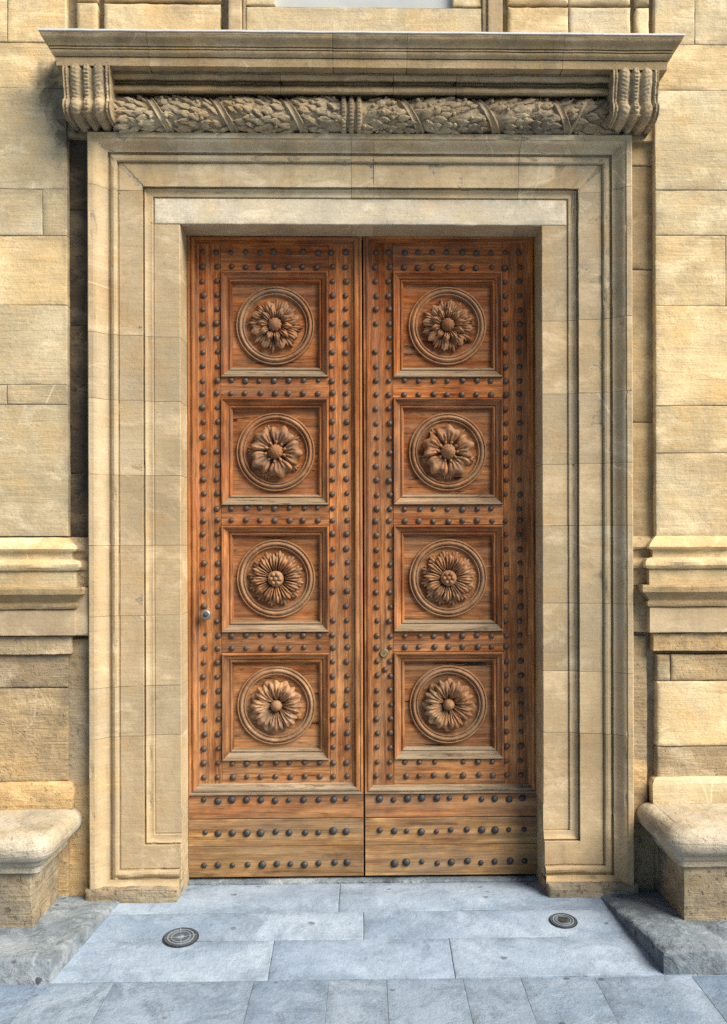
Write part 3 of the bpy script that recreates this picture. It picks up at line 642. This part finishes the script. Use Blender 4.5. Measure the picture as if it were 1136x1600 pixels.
# scroll consoles
def console_mesh():
    wd = .234; nt, ns = 110, 57
    key = [(-.250, 0.0), (-.274, -.006), (-.284, -.018), (-.285, -.036), (-.281, -.066), (-.273, -.098), (-.265, -.128), (-.260, -.152), (-.259, -.168), (-.263, -.176), (-.272, -.180), (-.279, -.188), (-.283, -.203), (-.280, -.220),
           (-.268, -.236), (-.248, -.246), (-.22, -.250), (-.10, -.250)]
    key = np.array(key); seg = np.r_[0, np.cumsum(np.linalg.norm(np.diff(key, axis=0), axis=1))]; tt = np.linspace(0, seg[-1], nt)
    y = np.interp(tt, seg, key[:, 0]); z = np.interp(tt, seg, key[:, 1])
    k = np.array([.25, .5, .25])
    for _ in range(2):
        y[1:-1] = np.convolve(y, k, 'valid'); z[1:-1] = np.convolve(z, k, 'valid')
    ty, tz = np.gradient(y), np.gradient(z); L = np.hypot(ty, tz); ny, nz_ = tz / L, -ty / L
    s = np.linspace(-1, 1, ns); T, S = np.meshgrid(tt, s, indexing='ij'); A = np.abs(S)
    h = np.zeros_like(S)
    h += .016 * np.exp(-((A - 0.03) / .10) ** 4)                                  # central bead
    h += .005 * np.exp(-(A / .10) ** 4) * np.cos(T * 2 * math.pi / .017)
    h -= .014 * np.exp(-((A - .22) / .07) ** 2)
    lf = np.exp(-((A - .50) / .20) ** 4)
    h += lf * (.013 * np.sqrt(np.clip(1 - ((A - .50) / .26) ** 2, 0, 1)) + .004 * np.abs(np.sin(T * math.pi / .019 + (A - .5) * 6)))
    h -= .013 * np.exp(-((A - .76) / .05) ** 2)
    h += .010 * np.exp(-((A - .85) / .05) ** 4) + .003 * np.exp(-((A - .85) / .05) ** 4) * np.cos(T * 2 * math.pi / .015)
    h += .008 * np.exp(-((A - 1.0) / .06) ** 4)
    P = np.stack([S * 4, T * 30, np.zeros_like(S)], -1)
    h *= .8
    h += .004 * fbm(P * 2.5, 31, 5, .6)
    Y = y[:, None] + ny[:, None] * h * -1 * np.sign(-1) * -1; Z = z[:, None] + nz_[:, None] * h
    Y = y[:, None] - np.abs(ny)[:, None] * h
    X = S * (wd / 2 + .001 * np.clip((T - .17) / .03, 0, 1)) + .002 * fbm(P + 9, 5, 3)
    v = np.stack([X, Y, Z], -1).reshape(-1, 3); f = grid_faces(nt, ns)
    for e in (0, ns - 1):                                                          # flat cheeks with a rolled edge
        idx = [i * ns + e for i in range(nt)]; b0 = len(v); bk = v[idx].copy(); bk[:, 1] = -.05; v = np.vstack([v, bk])
        f += [(idx[i], idx[i + 1], b0 + i + 1, b0 + i) for i in range(nt - 1)]
    # leaf tongue hanging under the lower scroll
    tx = np.linspace(-1, 1, 9); ty_ = np.linspace(0, 1, 7); TX, TYY = np.meshgrid(tx, ty_, indexing='ij')
    lv = np.stack([TX * .035 * (1 - TYY ** 2 * .75), -.262 - .034 * TYY, -.236 - .012 * (1 - TX ** 2) * np.sin(TYY * 2.4) - .004 * TYY], -1).reshape(-1, 3)
    b0 = len(v); v = np.vstack([v, lv]); f += grid_faces(9, 7, b0)
    return mesh('console', v, f, 'carved', 60)
cm = console_mesh()
for px in (137, 992):
    put('scroll_console', cm, PO, loc=(WX(px, -.26, 150), 0, zk(106.5, -.26) ))

# carved leaf garland
def garland():
    """swollen frieze wrapped in overlapping bay leaves, berries and slanting ribbons"""
    xa, xb = WX(178, -.12, 175), WX(956, -.12, 175)
    zt = zk(148, -.17); zc, R = (zt + ZA) / 2 - .001, (zt - ZA) / 2 + .002
    yc = -.105; mid = WX(552, -.15, 175); rg = random.Random(12)
    bands = [(WX(c, -.17, 175), sl) for c, sl in ((246, .62), (347, .62), (457, .62), (640, .62), (760, .62), (876, .5))]
    def swell(x, zrel):
        b = np.zeros_like(x)
        for c, sl in bands: b = b - .012 * np.exp(-((x - (c - sl * R * zrel)) / .05) ** 2)
        return b
    nx, na = 900, 60
    x = np.linspace(xa, xb, nx); a = np.linspace(-.05 * math.pi, 1.05 * math.pi, na)
    Xg, Ag = np.meshgrid(x, a, indexing='ij'); zrel = -np.cos(Ag); arcl = Ag * R
    er = fbm(np.stack([Xg * 14, arcl * 14, np.full_like(Xg, 3.0)], -1), 44, 5, .65)
    h = -.012 + .007 * er
    for c, sl in bands:
        d = Xg - (c - sl * R * zrel); bd = np.exp(-(d / .024) ** 8)
        h = h * (1 - bd) + bd * (.004 + .009 * np.exp(-((np.abs(d) - .017) / .005) ** 2) + .002 * er)
    d = Xg - (WX(905, -.15, 175) + .5 * R * zrel); bd = np.exp(-(d / .010) ** 6); h = h * (1 - bd) + bd * .010
    for c in (537, 549, 561):
        d = Xg - WX(c, -.17, 175); bd = np.exp(-(d / .013) ** 6); h = h * (1 - bd) + bd * (.006 + .004 * np.cos(arcl * 2 * math.pi / .017))
    r = R + h + swell(Xg, zrel)
    P = [(np.stack([Xg, yc - r * np.sin(Ag), zc - r * np.cos(Ag)], -1).reshape(-1, 3), grid_faces(nx, na))]
    ns, nt = 8, 7
    S, T = np.meshgrid(np.linspace(0, 1, ns), np.linspace(-1, 1, nt), indexing='ij')
    rows = 7
    for s_ in (-1, 1):
        k = 0; x0 = mid
        while True:
            x0 = mid + s_ * (.028 + k * .047)
            if x0 < xa - .02 or x0 > xb + .02: break
            for j in range(rows):
                aa = (.07 + .86 * (j + .5 * (k % 2)) / (rows - .5)) * math.pi + rg.uniform(-.05, .05)
                xx = x0 + rg.uniform(-.008, .008)
                if any(abs(xx + s_ * .03 - (c - sl * R * -math.cos(aa))) < .034 for c, sl in bands) or abs(xx - mid) < .03: continue
                if rg.random() < .10: continue
                L, Wd = rg.uniform(.066, .086), rg.uniform(.016, .021); tilt = rg.uniform(-.5, .5) + .25
                wv = Wd * np.sin(np.pi * np.clip(S, .0, 1) ** .75) ** .8 * (1 + .10 * np.cos(S * 19))
                lx = S * L; lt = T * wv
                hx = xx + s_ * lx * math.cos(tilt) - lt * math.sin(tilt) * .8
                ha = aa + (lt + lx * math.sin(tilt) * .45) / R
                wear_ = rg.uniform(.55, 1.15)
                hh = (.003 + .015 * np.sin(S * 1.75)) * wear_ - .005 * T ** 2 - .006 * np.exp(-(T / .16) ** 2) * (1 - S) + .0025 * np.cos(S * 26) * np.abs(T)
                zr = -np.cos(ha); rr_ = R - .007 + hh + swell(hx, zr)
                v = np.stack([hx, yc - rr_ * np.sin(ha), zc - rr_ * np.cos(ha)], -1)
                v = v + .005 * np.stack([fbm(v * 40 + q, 70 + q, 2) for q in range(3)], -1)
                top = v.reshape(-1, 3); f = grid_faces(ns, nt)
                ring = [i * nt for i in range(ns)] + [(ns - 1) * nt + q for q in range(1, nt)] + [i * nt + nt - 1 for i in range(ns - 2, -1, -1)]
                low = top[ring].copy(); cen = np.array((0, yc, zc)); dv = low - cen; dv[:, 0] = 0
                low = low - dv / np.linalg.norm(dv, axis=1)[:, None] * .014
                n0 = len(top); f += [(ring[i], ring[i + 1], n0 + i + 1, n0 + i) for i in range(len(ring) - 1)]
                P.append((np.vstack([top, low]), f))
                if rg.random() < .35:      # a berry between the leaves
                    ba = aa + rg.uniform(-.25, .25); bx_ = xx + s_ * rg.uniform(.02, .05); q = rg.uniform(.008, .012); rc = R + .002
                    bv, bf = lathe([(q * math.sin(w), q * math.cos(w)) for w in np.linspace(.001, 2.2, 5)], 8)
                    P.append((np.asarray(bv) + (bx_, yc - rc * math.sin(ba), zc - rc * math.cos(ba)), bf))
            k += 1
    v, f = join(P)
    v[:, 0] = np.clip(v[:, 0], xa, xb); v[:, 2] = np.maximum(v[:, 2], ZA - .006)
    return obj('leaf_garland', v, f, 'carved', PO, 55)
garland()

# ------------------------------------------------------------------ THE DOORS
YD = .212
def dx(px, py=800): return WX(px, YD, py)
def dz(py): return WZ(py, YD, 566)
DP = (YD + D) / F                           # metres per photo pixel on the door
studs_y = [394.6, 417.7, 439.8, 462.2, 483.5, 506, 528.4, 550.3, 572.5, 595, 614.7, 637, 659.5, 682, 704.7, 726.8, 748.5, 771.4, 793.8, 812.4, 834.2, 857, 879.5, 902, 923.9, 946.2, 968.7, 992, 1011.5, 1033.6, 1056, 1078.6, 1100.7, 1122.8, 1145, 1167.5, 1191, 1212.5]
full_rows = {394.6, 417.7, 595, 614.7, 793.8, 812.4, 992, 1011.5, 1191, 1212.5}
PANY = [(424.8, 589.4), (622.2, 788.5), (821, 986.5), (1019.5, 1186)]
def strip(x0, x1, z0, z1, side, prof):
    """one mitred length of a picture-frame moulding; prof = [(inset from the outer edge, depth)]"""
    v, f = [], []
    for i, y in prof:
        a, b, c, d = x0 + i, x1 - i, z0 + i, z1 - i
        v += {'b': [(a, y, c), (b, y, c)], 't': [(a, y, d), (b, y, d)], 'l': [(a, y, c), (a, y, d)], 'r': [(b, y, c), (b, y, d)]}[side]
    n = len(prof)
    f = [(2 * k, 2 * k + 1, 2 * k + 3, 2 * k + 2) for k in range(n - 1)]
    return v, f
def petal(ang, r0, r1, ha, h0, h1, ribs=3, rib=.6, lobes=3, lobe=.05, point=.25, cup=0.0, curl=.3, seed=0, ns=14, nt=21, ruf=0.0):
    rg = random.Random(seed); ph = rg.uniform(0, 6)
    s = np.linspace(0, 1, ns); t = np.linspace(-1, 1, nt); S, T = np.meshgrid(s, t, indexing='ij')
    R_ = r1 * (1 - point * np.abs(T) ** 2.5 + lobe * np.cos(lobes * math.pi * T))
    r = r0 + (R_ - r0) * S
    sh = .62 + .38 * np.sin(np.clip(S / .7, 0, 1) * math.pi / 2)
    th = ang + T * ha * sh
    h = h0 + (h1 - h0) * np.sin(np.clip(S * 1.25, 0, 1) * math.pi / 2) - curl * h1 * np.clip(S - .7, 0, 1) ** 2 * 8
    h = h + cup * T ** 2 * S + 1.5 * rib * np.cos(ribs * math.pi * T) * np.sin(np.clip(S * 1.1, 0, 1) * math.pi) - .35 * h1 * np.abs(T) ** 6
    h = h + ruf * np.sin(T * 5 + ph) * S ** 2 + rg.uniform(-.4, .4)
    v = np.stack([r * np.cos(th), -np.maximum(h, .3), r * np.sin(th)], -1).reshape(-1, 3)
    f = grid_faces(ns, nt)
    ring = [i * nt for i in range(ns)] + [(ns - 1) * nt + j for j in range(1, nt)] + [i * nt + nt - 1 for i in range(ns - 2, -1, -1)]
    n0 = len(v); low = v[ring].copy(); low[:, 1] = np.minimum(0.0, low[:, 1] + 5.5); v = np.vstack([v, low])
    f += [(ring[i], ring[i + 1], n0 + i + 1, n0 + i) for i in range(len(ring) - 1)]
    return v, f
def flower(kind, tw):
    P, C = [], []; T2 = 2 * math.pi
    if kind == 0:
        for k in range(8):
            a = tw + T2 * k / 8
            if k % 2: P.append(petal(a, 8, 39, .22, 3, 9, ribs=3, rib=.8, lobe=.02, point=.22, curl=.25, seed=k))
            else: P.append(petal(a, 8, 37, .33, 3, 10, ribs=4, rib=.8, lobes=2, lobe=.04, point=.25, curl=.25, seed=k + 20))
        for k in range(8):
            a = tw + T2 * (k + .5) / 8
            for d_, l_ in ((-.13, 37), (0, 41), (.13, 37)): P.append(petal(a + d_, 18, l_, .085, 2, 6, ribs=1, rib=.6, point=.3, curl=.2, seed=k * 3, ns=9, nt=7))
        for k in range(10):
            P.append(petal(tw + .2 + T2 * k / 10, 8, 27, .27, 5, 14, ribs=2, rib=1.3, lobes=2, lobe=.06, point=.3, curl=.5, seed=k + 50))
        C = lathe([(11 * math.sin(a), 6 + 11 * math.cos(a)) for a in np.linspace(0.001, 1.75, 9)], 40, lambda a, r: 1 + .05 * math.cos(10 * a) * (r > 3))
    elif kind == 1:
        for k in range(5):
            a = tw + T2 * (k + .5) / 5
            P.append(petal(a, 14, 42, .30, 1, 5, ribs=3, rib=1.0, lobes=5, lobe=.05, point=.25, curl=.2, seed=k, ruf=1.5))
        for k in range(5):
            a = tw + T2 * k / 5
            P.append(petal(a, 8, 40, .60, 3, 13, ribs=5, rib=.7, lobes=2.4, lobe=.07, point=.18, cup=4.5, curl=.6, seed=k + 9, ruf=2.6, ns=17, nt=21))
        for k in range(10):
            P.append(petal(tw + .3 + T2 * k / 10, 9, 19, .22, 6, 10, ribs=1, rib=1.0, point=.3, curl=.4, seed=k + 30, ns=9, nt=7))
        C = lathe([(12 * math.sin(a), 6 + 11 * math.cos(a)) for a in np.linspace(0.001, 1.75, 9)], 48, lambda a, r: 1 + .05 * math.cos(12 * a) * (r > 4))
    elif kind == 2:
        for k in range(12):
            a = tw + T2 * (k + .5) / 12
            P.append(petal(a, 16, 42, .22, 2, 6.5, ribs=2, rib=.9, lobes=3, lobe=.045, point=.2, curl=.3, seed=k))
        for k in range(12):
            a = tw + T2 * k / 12
            P.append(petal(a, 9, 37, .265, 4, 13, ribs=3, rib=1.3, lobes=3, lobe=.05, point=.28, curl=.5, seed=k + 15, ns=15, nt=17))
        C = [lathe([(12.5, 2), (12.5, 9), (11, 11), (0.01, 11)], 28)]
        for k in range(7):
            rr_ = 0 if k == 0 else 7.2; a = T2 * k / 6
            v, f = lathe([(3.6 * math.sin(q), 10.5 + 4.0 * math.cos(q)) for q in np.linspace(.001, 1.7, 6)], 12)
            v = np.asarray(v) + (rr_ * math.cos(a), 0, rr_ * math.sin(a)); C.append((v, f))
        C = join(C)
    else:
        for k in range(8):
            a = tw + T2 * (k + .5) / 8
            P.append(petal(a, 14, 40.5, .30, 2, 6.5, ribs=2, rib=.8, lobes=2, lobe=.03, point=.22, curl=.25, seed=k))
        for k in range(8):
            a = tw + T2 * k / 8
            P.append(petal(a, 8, 38.5, .40, 2, 13, ribs=4, rib=.9, lobes=3, lobe=.05, point=.2, cup=1.2, curl=.5, seed=k + 12, ns=17, nt=21))
        C = lathe([(9 * math.sin(a), 5 + 9.5 * math.cos(a)) for a in np.linspace(0.001, 2.0, 9)], 24)
    v, f = join(P)
    return (v, f), C
def warp(v, seed, amp=.5):
    v = np.asarray(v, float); n = np.stack([fbm(v * .12 + (k * 31, 0, seed * 7), seed + k, 3) for k in range(3)], -1)
    n2 = np.stack([fbm(v * .45 + (k * 13, 5, seed * 3), seed + k + 60, 2) for k in range(3)], -1)
    return v + (n * 1.4 + n2 * .9) * amp * np.array((1.0, 0.7, 1.0))
stud_v, stud_f = lathe([(.0178, 0), (.0172, .005), (.0130, .0120), (.0062, .0160), (.0001, .0168)], 9)
STUD = mesh('stud', stud_v, stud_f, 'iron', 40)
bst_v, bst_f = lathe([(.0200, 0), (.0190, .005), (.0140, .0115), (.0070, .0152), (.0001, .0158)], 10)
BSTUD = mesh('stud', bst_v, bst_f, 'iron_black', 60)
ring_prof = [(61.5, 0), (61.5, 3.2), (60.6, 4.9), (59.2, 4.9), (58.5, 3.0), (57.8, 3.0), (57.2, 5.4), (56, 7.0), (54.5, 7.7), (53, 7.0), (51.9, 5.2), (51.5, 3.2), (50.8, 3.2), (50.2, 4.6), (49.2, 4.9), (48.2, 3.6), (47.7, 1.6), (46.5, .4)]

def leaf(name, label, S0, S1, cols, panx, xo0, xo1, xm0, xm1, rows_x, kick, side):
    L = thing(name, label, 'door', ((S0 + S1) / 2, YD, dz(1367)), 'leaves of the studded double door')
    rg = random.Random(side + 5)
    def plank(nm, x0, x1, z0, z1, y0, y1, mat, b=.002):
        v, f = box(x0, x1, y0, y1, z0, z1, b); return obj(nm, v, f, mat, L, 0)
    ZT, ZF0, ZF1, ZK = dz(366), dz(387), dz(1221.5), dz(1239.5)
    plank('core_board', S0 + .003, S1 - .003, dz(1367), ZT, YD + .055, YD + .09, 'wood_dark', 0)
    # stiles and rails, flush boards with hairline joints
    plank('stile', xm0 - .03, panx[0] - .004, ZF1 - .03, ZF0 + .03, YD, YD + .05, 'wood_v'); plank('stile', panx[1] + .004, xm1 + .03, ZF1 - .03, ZF0 + .03, YD, YD + .05, 'wood_v')
    ry = [(387, 425.5)] + [(a, b) for (_, a), (b, _) in zip(PANY[:-1], PANY[1:])] + [(1185.5, 1221.5)]
    for a, b in ry:
        plank('rail', panx[0] - .003, panx[1] + .003, dz(b) + (.003 if b < 1200 else -.03), dz(a) - (.003 if a > 400 else -.03), YD + .0007 * rg.random() - .001, YD + .05, 'wood_h')
    # outer frame moulding, four mitred lengths
    fr_w = xm0 - xo0
    pf = [(0, YD + .03), (0, YD - .022), (.003, YD - .026), (.012, YD - .026), (.014, YD - .022), (.016, YD - .022)]
    pf += [(.016 + .013 * (1 - math.cos(a)) , YD - .022 + .004 - .010 * math.sin(a)) for a in (.3, .8, 1.4, 2.0, 2.6)]
    pf += [(.042, YD - .012), (.044, YD - .008), (.055, YD - .006), (.060, YD - .001), (.061, YD + .006)]
    sc = fr_w / .060
    pf = [(i * sc, y) for i, y in pf]
    for sd_, mt in (('l', 'mould_v'), ('r', 'mould_v'), ('t', 'mould_h'), ('b', 'wood_grey')):
        v, f = strip(xo0, xo1, ZK, ZT, sd_, pf); obj('frame_moulding', v, f, mt, L, 30)
    # panels
    for k, (ya, yb_) in enumerate(PANY):
        x0, x1, z0, z1 = panx[0], panx[1], dz(yb_), dz(ya); mw = 17 * DP
        yf = YD + .042
        v, f = box(x0 + mw - .012, x1 - mw + .012, yf, yf + .02, z0 + mw - .012, z1 - mw + .012)
        P = obj('panel', v, f, 'wood_panel', L, 0)
        pp = [(-.005, YD + .004), (-.0045, YD + .004), (0, YD + .004), (0, YD - .015), (.002, YD - .019), (.009, YD - .019), (.011, YD - .012), (.014, YD - .012)]
        pp += [(.015 + .024 * t, YD - .012 + .026 * (t + math.sin(2 * math.pi * t) * .10)) for t in (.2, .4, .6, .8, 1.0)]
        pp += [(.040, YD + .018), (.042, YD + .011), (.048, YD + .009), (.052, YD + .012), (.053, YD + .022), (.058, YD + .024), (.060, YD + .044)]
        for sd_, mt in (('l', 'mould_v'), ('r', 'mould_v'), ('t', 'mould_h'), ('b', 'wood_grey')):
            v, f = strip(x0, x1, z0, z1, sd_, pp); obj('panel_moulding', v, f, mt, P, 30)
        c = ((x0 + x1) / 2, yf - .0005, (z0 + z1) / 2)
        def place(nm, vf, mat, sm=40):
            v = np.asarray(vf[0]) * DP * np.array((1, 1.3 if nm != 'ring' else 1.0, 1)) + np.array(c); return obj(nm, v, vf[1], mat, P, sm)
        place('ring', lathe(ring_prof, 72), 'wood_carved', 45)
        fl_, ce = flower(k, (.3, 1.2, .1, 1.57)[k] + .35 * side)
        place('flower', (warp(fl_[0], k * 3 + side), fl_[1]), 'wood_carved', 50)
        place('flower_centre', (warp(ce[0], k + 40 + side, .3), ce[1]), 'wood_carved', 60)
    # kick boards
    for a, b, y in ((1239.8, 1276.5, -.012), (1277.5, 1319, -.016), (1319.6, 1367, -.015)):
        plank('kick_board', S0 + .002, S1 - .002, dz(b), dz(a), YD + y, YD + .05, 'wood_kick' if a > 1250 else 'wood_kick_red', .0025)
    # studs
    skip = {(0, 992), (0, 968.7)} if side == 0 else set()
    for y in studs_y:
        xs = [(i, c) for i, c in enumerate(cols)]
        if y in full_rows: xs += [(9, c) for c in rows_x]
        for i, c in xs:
            if (i, y) in skip or rg.random() < .008: continue
            s_ = rg.uniform(.84, 1.08)
            put('stud', STUD, L, loc=(c + rg.uniform(-.0045, .0045), YD + .001, dz(y + (2 if side and y > 600 and y<1000 else 0)) + rg.uniform(-.003, .003)), rot=(rg.uniform(-.13, .13), rg.uniform(0, 6), rg.uniform(-.13, .13)), scale=(s_, s_ * rg.uniform(.75, 1.15), s_ * rg.uniform(.93, 1.07)))
    for r_, y in enumerate((1248, 1297.5, 1347)):
        for i, c in enumerate(kick):
            if side == 1 and r_ == 2 and i == 0: continue
            s_ = rg.uniform(.74, 1.15)
            put('stud', BSTUD, L, loc=(c + rg.uniform(-.006, .006), YD - (.011, .015, .014)[r_], dz(y) + rg.uniform(-.006, .006)), rot=(0, rg.uniform(0, 6), 0), scale=(s_, s_, s_))
    return L
LL = leaf('door_leaf', 'studded wooden door leaf with the steel knob, the one nearer the left jamb',
          dx(293), dx(567), [dx(c) for c in (318, 340, 520, 541.5)], (dx(346.5), dx(514)), dx(294.5), dx(566.3), dx(311.8), dx(550),
          [dx(c) for c in (362.5, 384.5, 407, 429.8, 452, 474.7, 497.5)], [dx(c) for c in (318.6, 340.4, 362.5, 385, 407.5, 430, 451.7, 474.6, 496.7, 520, 540.6)], 0)
LR = leaf('door_leaf', 'studded wooden door leaf with the brass lock cylinder, partly shaded by the right jamb',
          dx(568.3), dx(840), [dx(c) for c in (588, 609, 790.5, 812.3)], (dx(615.3), dx(785.8)), dx(568.6), dx(837.5), dx(581.5), dx(820.5),
          [dx(c) for c in (632.5, 655, 677.8, 700, 723, 745.8, 768)], [dx(c) for c in (591.9, 613.6, 634, 657.5, 680, 701.7, 726.9, 749.4, 771.8, 793.6, 815.7)], 1)
# knob, keyhole and lock
kn = lathe([(.024, 0), (.024, .004), (.016, .008), (.013, .02), (.02, .026), (.029, .034), (.031, .044), (.027, .054), (.017, .058), (.013, .056), (.0001, .056)], 28)
put('knob', mesh('knob', *kn, 'steel', 50), LL, loc=(dx(323), YD, dz(958.5)))
kc = lathe([(.0125, .0565), (.011, .062), (.005, .065), (.0001, .065)], 18)
put('knob_cap', mesh('knob_cap', *kc, 'iron_black', 50), LL, loc=(dx(323), YD, dz(958.5)))
kh = lathe([(.011, 0), (.011, .0015), (.007, .002), (.0001, .0018)], 14)
put('keyhole', mesh('keyhole', *kh, 'iron_black', 50), LL, loc=(dx(320), YD, dz(990)))
lk = lathe([(.0235, 0), (.0235, .006), (.020, .009), (.019, .0075), (.0001, .0075)], 28)
LKO = put('lock_cylinder', mesh('lock_cylinder', *lk, 'brass', 40), LR, loc=(dx(599.5), YD - .001, dz(1020.5)))
v, f = box(-.0018, .0018, -.0085, -.007, -.007, .007); put('key_slot', mesh('key_slot', v, f, 'iron_black', 0), LKO)
put('stud', STUD, LR, loc=(dx(601.3), YD, dz(1046.5)))
# dark inside behind the leaves, and the threshold stone
v, f = box(wl - .1, wr + .1, YD + .095, YD + .16, -.05, TOP + .12); obj('inner_frame', v, f, 'wood_dark', PO, 0)
belt('threshold', [(-0.03, 0), (0.006, .0), (0.011, -.003), (0.013, -.012), (0.0135, -.03)], wl + .003, wr - .003, .16, .34, 'step', PO, False, False, rough=.0035, cell=.02)

# ------------------------------------------------------------------ THE BENCHES
def bench(sgn, xe, xbase, label):
    B = thing('stone_bench', label, 'bench', (sgn * 2.4, -.3, .03), 'stone benches against the facade')
    zt, th, yf, yb_ = .50, .132, -.585, -.06
    far = 3.8
    SEED[0] += 1; s0 = SEED[0]
    def slab(name, prof, xend, yfront, rad, mat, rough, splits):
        """prof = [(z, inset)] round the free end: plan path front -> rounded corner -> end -> wall"""
        for k, (xa, xb) in enumerate(splits):
            n = len(prof); ins = np.array([q[1] for q in prof]); z = np.array([q[0] for q in prof]); legs = []
            if k == 0:
                legs.append(np.stack([xend + ins, np.full(n, yb_)], 1))
                for a in np.linspace(0, math.pi / 2, 9):
                    r_ = np.maximum(rad - ins, .003)
                    legs.append(np.stack([xend + ins + r_ * (1 - math.cos(a)), yfront + ins + r_ * (1 - math.sin(a)) ], 1))
                legs.append(np.stack([np.full(n, xb - .001), yfront + ins], 1))
            else:
                legs = [np.stack([np.full(n, xa + .001), yfront + ins], 1), np.stack([np.full(n, xb - .001), yfront + ins], 1)]
            path = subdiv_path(np.array(legs), .03)
            v = np.concatenate([path, np.broadcast_to(z, (len(path), n))[..., None]], -1)
            q = np.stack([v[..., 0] * 6, v[..., 1] * 6, v[..., 2] * 9 + s0 + k * 5], -1); nz = fbm(q, s0, 5, .55)
            v[..., 1] += rough * nz; v[..., 2] += rough * .6 * fbm(q + 30, s0 + 3, 4); v[..., 0] += rough * .6 * fbm(q + 60, s0 + 5, 4)
            m = len(path)
            f = grid_faces(m, n); vv = v.reshape(-1, 3)
            # top sheet: strips from the rim back to the wall
            rim = v[:, -1]; bk = rim.copy(); bk[:, 1] = np.where(True, yb_, 0); t0 = len(vv); rows_ = []
            for t_ in (.25, .5, .75, 1.0):
                rw = rim * (1 - t_) + bk * t_; rw[:, 2] += rough * .5 * fbm(np.stack([rw[:, 0] * 6, rw[:, 1] * 6, np.full(m, 2.0)], -1), s0 + 9, 4); rows_.append(rw)
            allr = np.vstack([rim] + rows_); vv = np.vstack([vv, allr])
            f += [(t0 + r_ * m + i, t0 + r_ * m + i + 1, t0 + (r_ + 1) * m + i + 1, t0 + (r_ + 1) * m + i) for r_ in range(4) for i in range(m - 1)]
            lowr = v[:, 0].copy(); lowr[:, 1] = yb_; t0 = len(vv); vv = np.vstack([vv, lowr])
            f += [(i * n, (i + 1) * n, t0 + i + 1, t0 + i) for i in range(m - 1)]
            vv = vv * np.array((sgn, 1, 1))
            obj(name, vv, f, mat, B, 40)
    r = th / 2
    seat = [(zt - th, r * 1.0)] + [(zt - r + r * math.sin(math.radians(a)), r * (1 - math.cos(math.radians(a)) * 1.0)) for a in range(-78, 91, 14)] + [(zt, r * 1.3)]
    slab('seat', seat, xe, yf, .10, 'bench', .0045, [(xe, 2.55), (2.55, far)])
    und = [(zt - th - .062, .085), (zt - th - .060, .078), (zt - th - .035, .078), (zt - th - .030, .07), (zt - th - .012, .058), (zt - th + .004, .056)]
    slab('seat_moulding', und, xe, yf, .012 + .1, 'bench', .003, [(xe, 2.55), (2.55, far)])
    bs = [(.0, .0), (.06, .004), (.2, .004), (.32, .006)]
    slab('bench_base', bs, xbase, yf + .105, .006, 'foot', .018, [(xbase, 2.5), (2.5, far)])
bench(-1, 1.482, 1.60, 'sandstone bench with a rounded seat at the left edge of the photo')
bench(1, 1.462, 1.57, 'sandstone bench with a rounded seat at the right edge of the photo')

# ------------------------------------------------------------------ small round drain covers in the paving
def drain(px, py, rad, label, star):
    Y = ramp_y(py, px); X = WX(px, Y, py); Z = ramp_z(Y)
    T = thing('drain_cover', label, 'drain cover', (X, Y, Z), 'small round iron covers in the doorway paving')
    til = math.atan(1 / 7.0)
    Rm = Matrix.Rotation(til, 4, 'X')
    def pt(vf): return [tuple(Rm @ Vector((x, z, -y))) for x, y, z in vf[0]], vf[1]
    def add(nm, vf, mat, rz=0.0):
        v, f = pt(vf); o = put(nm, mesh(nm, v, f, mat, 30), T, loc=(X, Y, Z)); return o
    q = rad
    add('rim', lathe([(q * 1.10, -.004), (q * 1.10, .0015), (q * 1.0, .0008), (q * .99, -.004)], 40), 'iron_black')
    add('disc', lathe([(q * .99, -.006), (q * .99, .0032), (.0001, .0032)], 40), 'cast')
    for a, b in ((1.0, .93), (.82, .74), (.60, .54)):
        add('raised_ring', lathe([(q * a, .003), (q * a, .0065), (q * b, .0065), (q * b, .003)], 40), 'pale_iron' if a < .9 else 'cast')
    if star:
        sv = [(0, -.0085, 0)]; 
        for k in range(16):
            r_ = q * (.50 if k % 4 == 0 else .14 if k % 2 else .30); a = 2 * math.pi * k / 16 + .2; sv.append((r_ * math.cos(a), -.004, r_ * math.sin(a)))
        add('star', (sv, [(0, 1 + k, 1 + (k + 1) % 16) for k in range(16)]), 'pale_iron')
        for k in range(4):
            a = math.pi / 2 * k + .2; c, s_ = math.cos(a), math.sin(a); w_ = q * .03
            sv = [(q * r_ * c - w_ * e * s_, -.0068, q * r_ * s_ + w_ * e * c) for r_ in (.4, .95) for e in (-1, 1)]
            add('spoke', (sv, [(0, 1, 3, 2)]), 'pale_iron')
    else:
        add('hub', lathe([(q * .3, .003), (q * .3, .007), (q * .1, .008), (.0001, .006)], 20), 'iron_black')
        sv = [(q * (-.35 + .9 * e) * .8, -.0075, q * (.45 - .25 * e) + q * .05 * w) for e in (0, 1) for w in (-1, 1)]
        add('slot', (sv, [(0, 1, 3, 2)]), 'iron_black')
drain(282.5, 1465, .080, 'round iron drain cover with a pale star at its centre', True)
drain(880, 1439, .065, 'small round dark iron cover near the platform on the right', False)
